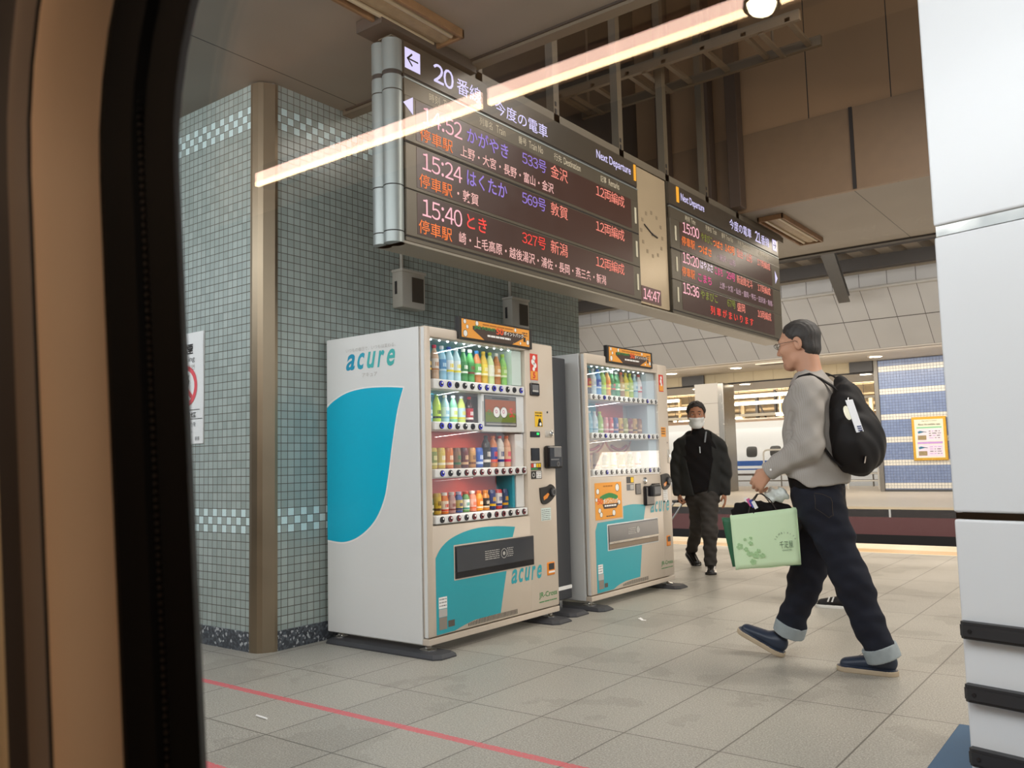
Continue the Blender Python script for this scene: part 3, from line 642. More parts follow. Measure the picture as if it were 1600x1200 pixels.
inlight((FX-.062, 3.99, 1.786), .03, .78, 1.8, (.93, 1, 1)); inlight((FX-.06, 3.82, 1.488), .03, .42, 1.0, (.95, 1, 1)); inlight((FX-.06, 3.99, 1.252), .03, .78, 1.9, (1, .93, .85)); inlight((FX-.06, 3.98, .976), .03, .76, 1.7, (1, .93, .85))
g = MB(); F1.box(g, 4.05, 1.25, 4.487, 1.487, -.05, -.016, M_MW, .006); sp = g.build('screen_housing', vm)
g = MB(); F1.box(g, 4.075, 1.285, 4.40, 1.478, -.016, -.0135, M_CHAR); d = -.013
F1.quad(g, 4.079, 1.289, 4.396, 1.474, d, EM('screen_grey', '#8d8a84', .45)); F1.quad(g, 4.082, 1.37, 4.393, 1.452, d+.0004, EM('screen_orange', '#cc6a34', .55)); F1.quad(g, 4.082, 1.312, 4.393, 1.375, d+.0004, EM('screen_olive', '#93a52c', .5))
for cy in (4.195, 4.268): F1.disc(g, cy, 1.375, d+.0008, .036, M_WHT); F1.disc(g, cy, 1.375, d+.001, .037, M_INK, .033); F1.disc(g, cy-.004, 1.379, d+.0011, .012, P('pink_mark', '#d884a4', .5), .007)
F1.disc(g, 4.12, 1.372, d+.0008, .016, M_GRN, .011); F1.text(g, '5.', 4.325, 1.345, d+.0009, M_RED, .052, .06, bold=.04); F1.quad(g, 4.15, 1.458, 4.32, 1.466, d+.0005, M_CHAR); F1.quad(g, 4.09, 1.296, 4.39, 1.303, d+.0005, M_LGREY); g.build('screen', sp)
g = MB(); F1.box(g, 4.056, 1.315, 4.07, 1.44, -.016, -.014, M_LGREY); g.build('speaker_slot', sp)
sign_graphic(F1, vm, 3.812, 1.802, 4.552, 1.938, .006)
# front leaf, lettering, hatch
leaf = smooth_pts([(3.592, .106, 1), (3.592, .53, 1), (3.64, .585), (3.72, .628), (3.85, .66), (4.0, .673), (4.17, .668), (4.338, .652, 1), (4.275, .50), (4.215, .30), (4.172, .142, 1), (3.93, .14, 1), (3.83, .125), (3.75, .108, 1)], 5)
g = MB(); F1.poly(g, leaf, .0012, M_TEALD); g.build('leaf_emblem', vm, recalc=False)
g = MB(); F1.quad(g, 3.747, .388, 4.537, .59, .0018, M_MWWARM); F1.box(g, 3.755, .395, 4.53, .582, -.012, .006, M_CHAR, .004); hatch = g.build('delivery_hatch', vm)
g = MB(); g.prism([F1.p(3.765, .435, .012), F1.p(4.52, .435, .012), F1.p(4.52, .572, .008), F1.p(3.765, .572, .008)], (-.003, 0, 0), P('hatch_flap', '#44464a', .15)); F1.box(g, 3.765, .40, 4.52, .43, .003, .0075, M_BLK)
text_bars(g, F1, 4.02, .525, 4.16, 5, .012, .0115, M_LGREY, .4, 4); text_bars(g, F1, 4.235, .525, 4.3, 5, .012, .0115, M_LGREY, .4, 6); F1.disc(g, 4.205, .50, .0122, .03, M_LGREY, .026); F1.disc(g, 4.205, .50, .0122, .012, M_LGREY); g.build('flap', hatch)
g = MB(); acure(g, F1.p(4.281, .30, .0015), (0, 1, 0), (0, 0, 1), .345, .088, [M_TEALD]*5); g.build('lettering', vm); g = MB(); F1.text(g, 'JR-Cross', 4.578, .163, .0015, M_GRN, .205, .044, bold=.008); text_bars(g, F1, 4.578, .142, 4.78, 1, .02, .0015, M_GRN, .3, 2); g.build('lettering', vm)
g = MB()
for i in range(34): y = 3.865+i*.0142; zz = .112; F1.quad(g, y, zz, y+.006, zz+.017+.012*min(1, i/8), .0014, M_INK)
g.build('vent', vm)
g = MB(); F1.quad(g, 3.612, .246, 3.682, .31, .002, M_WHT); text_bars(g, F1, 3.618, .295, 3.676, 3, .018, .0026, M_INK, .3, 7); F1.quad(g, 3.612, .2, 3.682, .243, .002, M_LGREY); F1.quad(g, 3.614, .13, 3.68, .198, .002, P('sticker_tan', '#8f867a', .6)); F1.quad(g, 3.69, .136, 3.745, .172, .002, P('sticker_brown', '#5d554b', .6)); g.build('sticker', vm)
# control column
g = MB(); F1.box(g, 4.676, .305, 4.765, .392, -.01, .006, M_AMB, .02); F1.box(g, 4.69, .342, 4.752, .384, .004, .008, M_CHAR, .006); F1.box(g, 4.688, .322, 4.754, .334, .005, .009, M_WHT); g.build('change_cup', vm)
g = MB(); F1.quad(g, 4.545, 1.60, 4.632, 1.777, .0015, M_RED); F1.quad(g, 4.55, 1.605, 4.627, 1.66, .002, M_ORG)
for q in ((4.59, 1.75, .017), (4.578, 1.722, .02), (4.6, 1.70, .018), (4.585, 1.675, .014)): F1.disc(g, q[0], q[1], .0025, q[2], M_WHT)
F1.text(g, '5', 4.572, 1.612, .003, M_RED, .03, .042, bold=.04); F1.quad(g, 4.548, 1.583, 4.63, 1.6, .0015, M_LGREY); g.build('sticker', vm)
g = MB(); F1.box(g, 4.533, 1.495, 4.637, 1.58, -.005, .012, M_BLK, .008); F1.quad(g, 4.55, 1.535, 4.62, 1.568, .0125, M_MID); F1.quad(g, 4.552, 1.52, 4.618, 1.533, .0125, M_LGREY); g.build('price_reader', vm)
g = MB(); F1.quad(g, 4.583, 1.29, 4.672, 1.392, .0015, M_YEL); text_bars(g, F1, 4.59, 1.378, 4.665, 2, .018, .002, M_BROWN, .45, 9); F1.disc(g, 4.638, 1.33, .002, .016, M_INK); F1.poly(g, [(4.61, 1.293), (4.668, 1.293), (4.66, 1.325), (4.625, 1.33)], .002, M_INK); F1.disc(g, 4.645, 1.308, .0025, .012, M_WHT); g.build('sticker', vm)
g = MB(); F1.box(g, 4.526, 1.22, 4.635, 1.258, -.003, .005, M_BLK, .003); F1.quad(g, 4.595, 1.236, 4.62, 1.25, .0055, EM('green_led', '#22ff66', 2)); g.build('indicator', vm)
g = MB(); F1.box(g, 4.697, 1.22, 4.792, 1.272, -.003, .004, P('lock_plate', '#cfc8bd', .4, .6), .006); g.lathe([(.02, 0), (.02, .008), (.012, .012), (0, .012)], F1.p(4.762, 1.247, .004), M_CHROME, 16, (1, 0, 0)); F1.quad(g, 4.76, 1.235, 4.765, 1.26, .0165, M_INK); g.build('lock', vm, True)
g = MB(); g.lathe([(.007, 0), (.007, .003), (0, .003)], F1.p(4.73, 1.39, 0), M_CHAR, 12, (1, 0, 0)); g.build('keyhole', vm)
g = MB(); F1.box(g, 4.528, 1.065, 4.624, 1.15, -.003, .006, M_BLK, .004); g.build('bill_slot', vm)
g = MB(); F1.box(g, 4.672, 1.01, 4.838, 1.164, 0, .045, M_BLK, .014); F1.quad(g, 4.735, 1.088, 4.82, 1.15, .0455, M_MID); F1.quad(g, 4.695, 1.066, 4.79, 1.076, .0455, M_MID); F1.disc(g, 4.78, 1.04, .0455, .017, M_MID, .012); F1.disc(g, 4.78, 1.04, .0455, .012, M_CHAR); g.build('card_reader', vm)
g = MB(); F1.quad(g, 4.524, 1.003, 4.64, 1.05, .0015, M_CHAR)
for q, mt in ((0, M_RED), (1, M_WHT), (2, M_YEL), (3, M_YEL)): F1.quad(g, 4.528+q*.028, 1.022, 4.552+q*.028, 1.046, .002, mt)
F1.quad(g, 4.528, 1.006, 4.60, 1.018, .002, M_GRN); F1.quad(g, 4.524, .946, 4.644, .998, .0015, M_INK); F1.quad(g, 4.582, .95, 4.638, .994, .002, M_WHT); text_bars(g, F1, 4.588, .982, 4.63, 3, .013, .0025, M_INK, .4, 3); F1.disc(g, 4.552, .972, .002, .016, M_LGREY, .01); g.build('sticker', vm)
g = MB(); lv = smooth_pts([(4.612, .885, 1), (4.70, .893), (4.74, .905), (4.785, .88), (4.79, .84), (4.76, .81), (4.71, .785), (4.655, .776), (4.622, .80)], 4); g.prism([F1.p(a, b, -.003) for a, b in lv], (.012, 0, 0), M_INK); g.lathe([(.03, 0), (.03, .01), (.02, .014), (0, .014)], F1.p(4.755, .852, .008), M_CHAR, 18, (1, 0, 0)); F1.disc(g, 4.755, .852, .0225, .022, M_MID, .016)
F1.poly(g, [(4.645, .825), (4.70, .85), (4.715, .84), (4.69, .815), (4.65, .802)], .0095, M_AMB); g.build('return_lever', vm)
g = MB(); F1.quad(g, 4.626, .668, 4.738, .75, .0015, P('notice_paper', '#d8e6df', .6)); text_bars(g, F1, 4.633, .735, 4.73, 6, .0125, .002, M_MID, .35, 12); g.build('sticker', vm)
# side panel film and lettering (plane y = Y0)
def side(a, b, d=.0015): return V(a, Y0-d, b)
lf = smooth_pts([(-4.148, 1.425, 1), (-4.09, 1.462), (-3.98, 1.503), (-3.86, 1.521), (-3.74, 1.524), (-3.6, 1.517), (-3.482, 1.505, 1), (-3.53, 1.38), (-3.575, 1.19), (-3.612, 1.0), (-3.65, .86), (-3.73, .735), (-3.86, .643), (-4.0, .602), (-4.148, .61, 1)], 6)
lp = smooth_pts([(-4.148, 1.445, 1), (-4.08, 1.476), (-3.98, 1.512), (-3.86, 1.53), (-3.74, 1.533), (-3.6, 1.526), (-3.47, 1.513, 1), (-3.52, 1.38), (-3.566, 1.19), (-3.603, 1.0), (-3.64, .855), (-3.724, .726), (-3.86, .633), (-4.0, .592), (-4.148, .6, 1)], 6)
g = MB(); g.poly([side(a, b, .0008) for a, b in lp], M_WHT); g.poly([side(a, b) for a, b in lf], M_TEAL); g.build('leaf_emblem', vm, recalc=False)
g = MB(); acure(g, side(-3.975, 1.643), (1, 0, 0), (0, 0, 1), .445, .10, ACOL); g.text('いつもの毎日で、いつもは変わる。', side(-3.968, 1.755), (1, 0, 0), (0, 0, 1), M_LGREY, .43, .024); g.text('アキュア', side(-3.825, 1.593), (1, 0, 0), (0, 0, 1), M_LGREY, .13, .026); g.build('lettering', vm)
legs(vm, ((-3.36, 3.58), (-3.36, 4.765), (-4.09, 3.58), (-4.09, 4.765)), .057)
mat_pad(-4.13, 3.47, -3.19, 3.66, 'long dark rubber pad under the left side of the nearer drinks machine'); mat_pad(-3.75, 4.62, -3.2, 4.83, 'dark rubber pad under the right foot of the nearer drinks machine')
G1 = 'drinks in the nearer vending machine'; T1 = 'the top shelf of the nearer machine'; T2 = 'the second shelf of the nearer machine'; T3 = 'the third shelf of the nearer machine'; T4 = 'the lowest shelf of the nearer machine'
shelf(3.625, 4.345, 1.552, FX-.075, [('pet', 'black and yellow', '#2a2724', '#2b2926', '#2b2b2b', '#e5b822'), ('pet', 'pale caramel', '#c9a98c', '#e6dccf', '#d23c5a', '#b98252'), ('pet', 'clear blue water', '#8fc6e0', '#4d8fc4', '#e8eef2', '#bfe0ee'), ('pet', 'clear water', '#b7dbe6', '#e8f2f4', '#2f57b8', '#f0d93a'), ('pet', 'clear white-wrapped', '#b9d9de', '#dfeaea', '#e8eef0', '#e9dc3c'), ('pet', 'dark green tea', '#3f8a4a', '#2f7a3e', '#e5e9dc', '#dfe8d8'), ('pet', 'green tea', '#4f9a52', '#3a8446', '#f0f0ea', '#7a3a2c'), ('pet', 'amber-footed green tea', '#c0743c', '#6fae5e', '#3f8fd0', '#f2efe6'), ('pet', 'golden tea', '#d8b23a', '#e9d04c', '#d8b43c', '#f5edc0'), ('pet', 'white and lime', '#cfe3a4', '#eef2dc', '#a8c83c', '#f5f7ea'), ('pet', 'tan barley tea', '#b8743c', '#d8a05c', '#f0ece2', '#f6ead2'), ('pet', 'light green', '#8fcf6a', '#a8d86c', '#b9dc5a', '#eaf6d0')], T1, G1, True, 1.12)
shelf(3.63, 4.0, 1.304, FX-.075, [('slim', 'pale blue', '#7fbfd8', '#5fa8d4', '#a9c94a', '#d9eef2'), ('slim', 'lime green', '#b9d834', '#c4e03a', '#8fbf3a', '#2a2f1c'), ('slim', 'clear white-capped', '#a9d4dc', '#d2e6ea', '#f1f3f3', '#7fb8d0'), ('slim', 'green and clear', '#7fc49a', '#d6ead6', '#eef2ee', '#c9d83c'), ('slim', 'pale yellow', '#c9d86a', '#bfdce2', '#e8eef0', '#e2d63a'), ('slim', 'dark red cola', '#3a1c18', '#b8202c', '#c8242c', '#f0e8e4')], T2, G1)
shelf(3.66, 4.36, 1.031, FX-.07, [('can', 'olive and yellow', '#c9b23a', '#8f9a4a', '#cccccc', '#e8dc9a'), ('can', 'yellow', '#d8b84a', '#e2c860', '#cccccc', '#f2ead0'), ('can', 'orange', '#d0702c', '#d8792e', '#cccccc', '#f0dcc0'), ('can', 'brown coffee', '#7a5436', '#8a6a4a', '#cccccc', '#2f6a3c'), ('can', 'dark maroon', '#5a2824', '#6a2c28', '#cccccc', '#cfa87c'), ('can', 'tan coffee', '#a8743c', '#b88a4c', '#cccccc', '#6a3c22'), ('can', 'blue', '#2c4f9a', '#2f58a8', '#cccccc', '#c8d4e6'), ('tall', 'black', '#221e1c', '#2a2422', '#1c1a1a', '#d8d0c4'), ('tall', 'blue and orange', '#c8743c', '#2f3f98', '#e07a3c', '#e8502c'), ('tall', 'white and red', '#d8d0c4', '#e8e2d8', '#c8302c', '#303a7a'), ('tall', 'peach pink', '#e0a88a', '#eec0a0', '#e07a5a', '#e23a6a')], T3, G1)
shelf(3.625, 4.325, .768, FX-.07, [('mini', 'dark green', '#3a5a40', '#4a6a48', '#d8d4c8', '#e8e0c8'), ('can', 'yellow', '#c8a02c', '#d8b43a', '#cccccc', '#5a3c1c'), ('mini', 'orange', '#e07a2a', '#f0e2d0', '#f2ede6', '#d8402c'), ('mini', 'grey pink', '#b8908a', '#c8a8a0', '#d8d0c8', '#8a4a44'), ('mini', 'navy and gold', '#3f5a98', '#c8b46a', '#b8b0c8', '#2c3c70'), ('mini', 'green and white', '#6aa05c', '#eef0ea', '#c8503c', '#3f9a8a'), ('mini', 'pink and orange', '#e0866a', '#e8b0a0', '#e8dcd4', '#e86a3c'), ('mini', 'bright orange', '#e89a2c', '#ee8a2a', '#e8742a', '#f6e8c8'), ('mini', 'orange and black', '#d88a2c', '#2c2824', '#e08a2c', '#f0e0c0'), ('can', 'navy and yellow', '#26346a', '#2c3c7a', '#cccccc', '#e8b41c'), ('can', 'red and white', '#c83a34', '#e8e0da', '#cccccc', '#2c3c7a'), ('can', 'dark blue gold-banded', '#2a3a62', '#38486a', '#cccccc', '#e0a41c')], T4, G1)
# ---------- the farther machine
F2 = Face(FX); A0, A1 = 5.222, 6.515
v2 = thing('vending_machine', (FX-.4, (A0+A1)/2, 0), 'farther drinks machine with an orange poster on its door, behind the nearer one', 'vending machine')
body(v2, A0, A1, 1.842, 5.262, 6.338, .937, 1.765, F2)
g = MB(); F2.box(g, 5.262, .937, 6.338, 1.765, -.012, -.008, glassy('display_glass_shiny', .14)); g.build('display_glass', v2)
g = MB(); F2.box(g, 5.266, 1.547, 6.18, 1.763, -.229, -.225, M_BACKT); F2.box(g, 5.266, 1.26, 5.68, 1.5, -.229, -.2, M_BACKT); F2.box(g, 5.72, 1.26, 6.1, 1.5, -.229, -.2, M_BACKR); F2.box(g, 5.266, .99, 6.2, 1.21, -.229, -.2, P('backing_reflected_cream', '#e8c79a', .5)); g.build('backing_panel', v2)  # lowest backing carries the beige reflection on the glass in its colour
g = MB(); F2.box(g, 6.2, .99, 6.334, 1.76, -.22, -.03, P('pale_blue_panel', '#c9d6da', .5)); g.build('side_panel', v2)
for a, b in ((1.503, 1.545), (1.216, 1.26), (.946, .99)): rail(F2, v2, 5.285, 6.325, a, b)
for z, s in ((1.524, 5), (1.238, 6), (.968, 7)): buttons(F2, v2, 5.325, 6.29, 14, z, lambda i, r: M_BLUEB if i in (2, 11) else M_LGREY, .0165, s)
led_row(F2, v2, 5.29, 6.16, 1.758, 12)
inlight((FX-.062, 5.72, 1.76), .03, .9, 2.2, (.85, 1, 1)); inlight((FX-.06, 5.72, 1.5), .03, .9, 1.7); inlight((FX-.06, 5.72, 1.214), .03, .9, 2.0, (1, .88, .7))
sign_graphic(F2, v2, 5.518, 1.792, 6.232, 1.925, .006)
g = MB(); wv = [(6.335, .94)]; M_REFC = P('reflection_cream', '#f2dcb4', .4, var=0)
for k in range(2):                                                  # curved glass reflections shaped as tubes behind the lowest row
    cy = 5.58+k*.42; pts = [F2.p(cy-.2+i*.02, 1.205-.1*math.sin(math.pi*i/20)**.7, -.195) for i in range(21)]; g.tube(pts, .007, P('reflection_terracotta', '#c97a5a', .5), 5); g.tube([p+V(.004, 0, .035) for p in pts[4:17]], .011, P('reflection_rose', '#b8584a', .5), 5)
g.build('reflection_swirl', v2)
leaf2 = smooth_pts([(5.293, .106, 1), (5.293, .55, 1), (5.325, .605, 1), (5.70, .612, 1), (5.70, .705, 1), (5.85, .712), (6.055, .697, 1), (6.0, .53), (5.955, .3), (5.925, .15, 1), (5.7, .145, 1), (5.6, .13), (5.52, .108, 1)], 5)
g = MB(); F2.poly(g, leaf2, .0012, M_TEALD); g.build('leaf_emblem', v2, recalc=False)
g = MB(); F2.box(g, 5.455, .39, 6.25, .585, -.01, .003, M_MW, .003); F2.box(g, 5.464, .398, 6.24, .577, -.012, .006, M_MID, .003); hatch = g.build('delivery_hatch', v2)
g = MB(); g.prism([F2.p(5.47, .455, .012), F2.p(6.235, .455, .012), F2.p(6.235, .57, .008), F2.p(5.47, .57, .008)], (-.003, 0, 0), P('hatch_flap_grey', '#5b5c5e', .15)); F2.box(g, 5.47, .44, 6.235, .455, .006, .013, M_CHROME); F2.box(g, 5.47, .403, 6.235, .437, .003, .0075, P('hatch_tan', '#8a7a68', .2)); text_bars(g, F2, 5.75, .53, 5.87, 4, .013, .0115, M_LGREY, .4, 3); F2.disc(g, 5.9, .515, .0115, .025, M_LGREY); g.build('flap', hatch)
g = MB(); acure(g, F2.p(6.128, .628, .0015), (0, 1, 0), (0, 0, 1), .34, .088, [M_TEALD]*5); g.build('lettering', v2); g = MB(); F2.text(g, 'JR-Cross', 6.28, .187, .0015, M_GRN, .2, .042, bold=.008); text_bars(g, F2, 6.28, .168, 6.48, 1, .02, .0015, M_GRN, .3, 2); g.build('lettering', v2)
g = MB()
for i in range(26): y = 5.66+i*.0155; F2.quad(g, y, .112, y+.006, .128+.012*min(1, i/8), .0014, M_INK)
g.build('vent', v2)
g = MB(); F2.quad(g, 5.312, .24, 5.378, .305, .002, M_WHT); text_bars(g, F2, 5.318, .29, 5.37, 3, .018, .0026, M_INK, .3, 7); F2.quad(g, 5.312, .195, 5.385, .237, .002, M_LGREY); F2.quad(g, 5.318, .13, 5.385, .193, .002, P('sticker_tan', '#8f867a', .6)); F2.quad(g, 5.395, .135, 5.44, .165, .002, P('sticker_brown', '#5d554b', .6)); g.build('sticker', v2)
g = MB(); F2.quad(g, 5.3, .624, 5.684, .892, .0016, M_ORG); d = .0022; F2.poly(g, smooth_pts([(5.37, .79), (5.5, .815), (5.62, .79), (5.6, .765), (5.5, .78), (5.4, .765)], 3), d, M_GRN); F2.text(g, '50', 5.33, .735, d+.0006, P('print_vermilion', '#ee5a2a', .5, var=0), .075, .045, bold=.03); F2.text(g, 'ポイントバック', 5.415, .735, d+.0006, M_WHT, .21, .04, bold=.02)
F2.poly(g, [(5.4, .735), (5.64, .735), (5.6, .70), (5.42, .70)], d, M_BROWN); text_bars(g, F2, 5.43, .715, 5.6, 1, .014, d+.0005, M_WHT, .8, 3)
for cy, cz, r in ((5.34, .83, .022), (5.62, .85, .03), (5.36, .69, .02), (5.64, .74, .02), (5.38, .66, .02), (5.56, .665, .024), (5.32, .77, .015)): F2.disc(g, cy, cz, d, r, M_WHT); F2.disc(g, cy, cz, d+.0003, r, M_INK, r*.86)
text_bars(g, F2, 5.42, .86, 5.55, 1, .018, d, P('print_ochre', '#b8701e', .5, var=0), .6, 5); text_bars(g, F2, 5.45, .641, 5.56, 1, .012, d, M_BROWN, .6, 6); g.build('poster', v2)
g = MB(); F2.box(g, 6.36, 1.615, 6.44, 1.757, 0, .002, M_RED, .001); F2.quad(g, 6.366, 1.622, 6.434, 1.67, .0025, M_ORG)
for q in ((6.4, 1.73, .015), (6.395, 1.7, .017), (6.405, 1.675, .014)): F2.disc(g, q[0], q[1], .003, q[2], M_WHT)
F2.quad(g, 6.368, 1.238, 6.45, 1.318, .0015, M_ORG); text_bars(g, F2, 6.375, 1.3, 6.44, 3, .02, .002, M_BROWN, .5, 2); F2.quad(g, 5.765, .875, 5.88, .925, .0015, M_CHAR); F2.quad(g, 5.83, .88, 5.875, .92, .002, M_YEL); F2.quad(g, 5.765, .82, 5.88, .868, .0015, M_MID); F2.quad(g, 5.82, .826, 5.874, .862, .002, M_LGREY)
F2.quad(g, 6.36, .7, 6.44, .8, .0015, M_WHT); text_bars(g, F2, 6.366, .785, 6.432, 5, .016, .002, M_LGREY, .35, 4); g.build('sticker', v2)
g = MB(); F2.box(g, 5.9, .785, 5.985, .868, -.003, .006, M_BLK, .004); g.build('bill_slot', v2)
g = MB(); F2.box(g, 6.02, .69, 6.16, .845, 0, .03, M_BLK, .01); F2.box(g, 6.09, .76, 6.22, .85, .02, .06, M_CHAR, .01); F2.quad(g, 6.11, .78, 6.2, .835, .0605, M_MID); F2.box(g, 6.16, .78, 6.26, .86, 0, .03, M_BLK, .006); F2.quad(g, 6.18, .795, 6.24, .85, .0305, M_MID); g.build('card_reader', v2)
g = MB(); g.lathe([(.028, 0), (.026, .012), (.012, .016), (0, .016)], F2.p(6.05, .888, 0), M_CHROME, 18, (1, 0, 0)); g.build('push_knob', v2, True)
g = MB(); F2.box(g, 6.465, 1.02, 6.503, 1.135, -.003, .006, P('lock_plate', '#cfc8bd', .4, .6), .008); g.lathe([(.012, 0), (.012, .01), (0, .01)], F2.p(6.484, 1.08, .004), M_CHROME, 14, (1, 0, 0)); F2.disc(g, 6.47, 1.19, .001, .006, M_CHAR); g.build('lock', v2, True)
g = MB(); lv = smooth_pts([(6.325, .925, 1), (6.42, .935), (6.47, .92), (6.495, .88), (6.48, .84), (6.43, .81), (6.37, .805), (6.335, .84)], 4); g.prism([F2.p(a, b, -.003) for a, b in lv], (.012, 0, 0), M_INK); g.lathe([(.032, 0), (.032, .01), (.02, .014), (0, .014)], F2.p(6.445, .872, .008), M_CHAR, 18, (1, 0, 0)); F2.disc(g, 6.445, .872, .0225, .022, M_MID, .016); F2.poly(g, [(6.36, .85), (6.41, .87), (6.42, .86), (6.4, .835), (6.37, .828)], .0095, M_AMB); g.build('return_lever', v2)
g = MB(); F2.box(g, 6.388, .34, 6.456, .426, -.01, .006, M_AMB, .02); F2.box(g, 6.397, .378, 6.447, .418, .004, .008, M_CHAR, .006); g.build('change_cup', v2)
def leafside(a, b): return V(a, A0-.0015, b)
g = MB(); g.poly([leafside(-4.14, 1.5), leafside(-4.05, 1.515), leafside(-4.09, 1.46), leafside(-4.14, 1.44)], M_TEAL); g.build('leaf_emblem', v2, recalc=False)
legs(v2, ((-3.36, 5.27), (-3.36, 6.465), (-4.09, 5.27), (-4.09, 6.465)), .057)
mat_pad(-3.75, 5.17, -3.19, 5.35, 'dark rubber pad under the left foot of the farther drinks machine'); mat_pad(-3.75, 6.36, -3.2, 6.56, 'dark rubber pad under the right foot of the farther drinks machine')
mat_pad(-3.8, 4.9, -3.25, 5.12, 'dark rubber pad under the grey recycling bin')
G2 = 'drinks in the farther vending machine'
shelf(5.31, 6.16, 1.547, FX-.08, [('pet', 'yellow and green', '#b8c83a', '#c8d44a', '#e2c832', '#4a8a3c'), ('pet', 'black and red', '#2c2422', '#c83a3c', '#2a2624', '#e8c83a'), ('pet', 'clear white', '#d0e0e4', '#eef2f2', '#e8eeee', '#b0d0e0'), ('pet', 'blue', '#5a9ad0', '#2c55b8', '#3f7ad8', '#e8f0f8'), ('pet', 'light green', '#a8d06a', '#b8dc7a', '#f0f0e8', '#d8e83c'), ('pet', 'orange', '#e09a4a', '#e8843c', '#f2efe8', '#f2d83a'), ('pet', 'dark green', '#2f6a3c', '#3a7a48', '#e8ece4', '#c83c34'), ('pet', 'green tea', '#3f7f4c', '#5a9a5c', '#f0f0ea', '#e8e4c8'), ('pet', 'brown and amber', '#9a6a3a', '#c8a04a', '#d8542c', '#f0e6c0'), ('pet', 'yellow', '#d8c83c', '#e0d458', '#d8c02c', '#7ab04a'), ('pet', 'yellow-green', '#a8c03c', '#b4c848', '#c0cc3a', '#eef2c8'), ('pet', 'pale blue', '#a8c8d0', '#c8dce0', '#e8eef0', '#5a90b8'), ('pet', 'white red-footed', '#e0d8d4', '#eee8e4', '#d84a3c', '#d02c30')], 'the top shelf of the farther machine', G2, False, 1.08)
shelf(5.31, 6.14, 1.262, FX-.08, [('slim', 'yellow-green', '#a8b83c', '#b8c44a', '#e2d23c', '#3f7a3c'), ('slim', 'clear blue', '#8abccc', '#a8d0dc', '#f0f2f2', '#6aa8c0'), ('slim', 'white', '#d0dce0', '#e4eaec', '#e8ecec', '#8ab4c4'), ('slim', 'lime', '#98b84a', '#a8c85a', '#d8d84a', '#e8ecc8'), ('can', 'pink', '#c87a7a', '#d88a88', '#cccccc', '#e8c8c4'), ('can', 'red', '#a83a38', '#c04a48', '#cccccc', '#e8d0c8'), ('can', 'navy', '#34406a', '#3c4a7a', '#cccccc', '#c8a0a0'), ('can', 'ochre', '#b08a3c', '#c09a4a', '#cccccc', '#7a3a2c'), ('can', 'olive', '#8a8a3c', '#9a944a', '#cccccc', '#d8d0a0'), ('can', 'maroon', '#7a2c2c', '#8a3834', '#cccccc', '#c8a878'), ('can', 'gold', '#c09040', '#cca050', '#cccccc', '#6a4a2c'), ('can', 'brown', '#8a5a3a', '#9a6a48', '#cccccc', '#d8b890')], 'the middle shelf of the farther machine', G2, False)
shelf(5.34, 6.1, .992, FX-.08, [('can', 'brown', '#7a4a3a', '#8a4a44', '#cccccc', '#34407a'), ('can', 'tan', '#b89870', '#c8a880', '#cccccc', '#8a5a3c'), ('mini', 'dark green', '#3f5a44', '#5a7450', '#d8d8c8', '#e0d8b8'), ('mini', 'cream', '#d8c8a4', '#e8dcc0', '#f0e8d8', '#b08a5a'), ('mini', 'olive', '#6a7044', '#7a8050', '#d0c8b0', '#e0d8b0'), ('mini', 'green', '#4a6a4a', '#5c7c54', '#e0dccc', '#d8d0a8'), ('can', 'white and red', '#d8d0c8', '#e8e0d8', '#cccccc', '#b03a34')], 'the lowest shelf of the farther machine', G2, False)
# ---------- dark bin unit between the machines
b = thing('recycling_bin', (-3.75, 5.0, 0), 'tall charcoal bin unit with white bottle and can pictograms between the machines', 'bin')
g = MB(); g.box((-4.1, 4.86, .09), (-3.42, 5.14, 1.80), P('bin_charcoal', '#3b3d41', .45), .008); g.build('body', b); FB = Face(-3.42)
g = MB(); FB.box(g, 4.865, .16, 5.135, .185, -.002, .004, M_WHT); g.build('white_strip', b)
g = MB(); FB.poly(g, [(4.90, 1.16), (4.94, 1.16), (4.94, 1.27), (4.928, 1.3), (4.925, 1.33), (4.915, 1.33), (4.912, 1.3), (4.90, 1.27)], .0015, M_WHT); text_bars(g, FB, 4.89, 1.13, 4.96, 2, .02, .0015, M_LGREY, .5, 4); FB.quad(g, 4.93, .98, 4.965, 1.04, .0015, M_WHT); FB.quad(g, 4.9, .965, 4.922, .985, .0015, M_WHT); text_bars(g, FB, 4.89, .94, 4.96, 2, .02, .0015, M_LGREY, .5, 5); g.build('pictogram', b)
for yy in (4.88, 5.1):
    g = MB(); g.cyl((-3.5, yy, .0245), (-3.5, yy, .1), .018, M_CHROME, 10); g.build('leveling_foot', b)
g = MB(); g.cyl((-4.0, 5.0, .0), (-4.0, 5.0, .1), .03, M_CHAR, 10); g.build('leveling_foot', b)
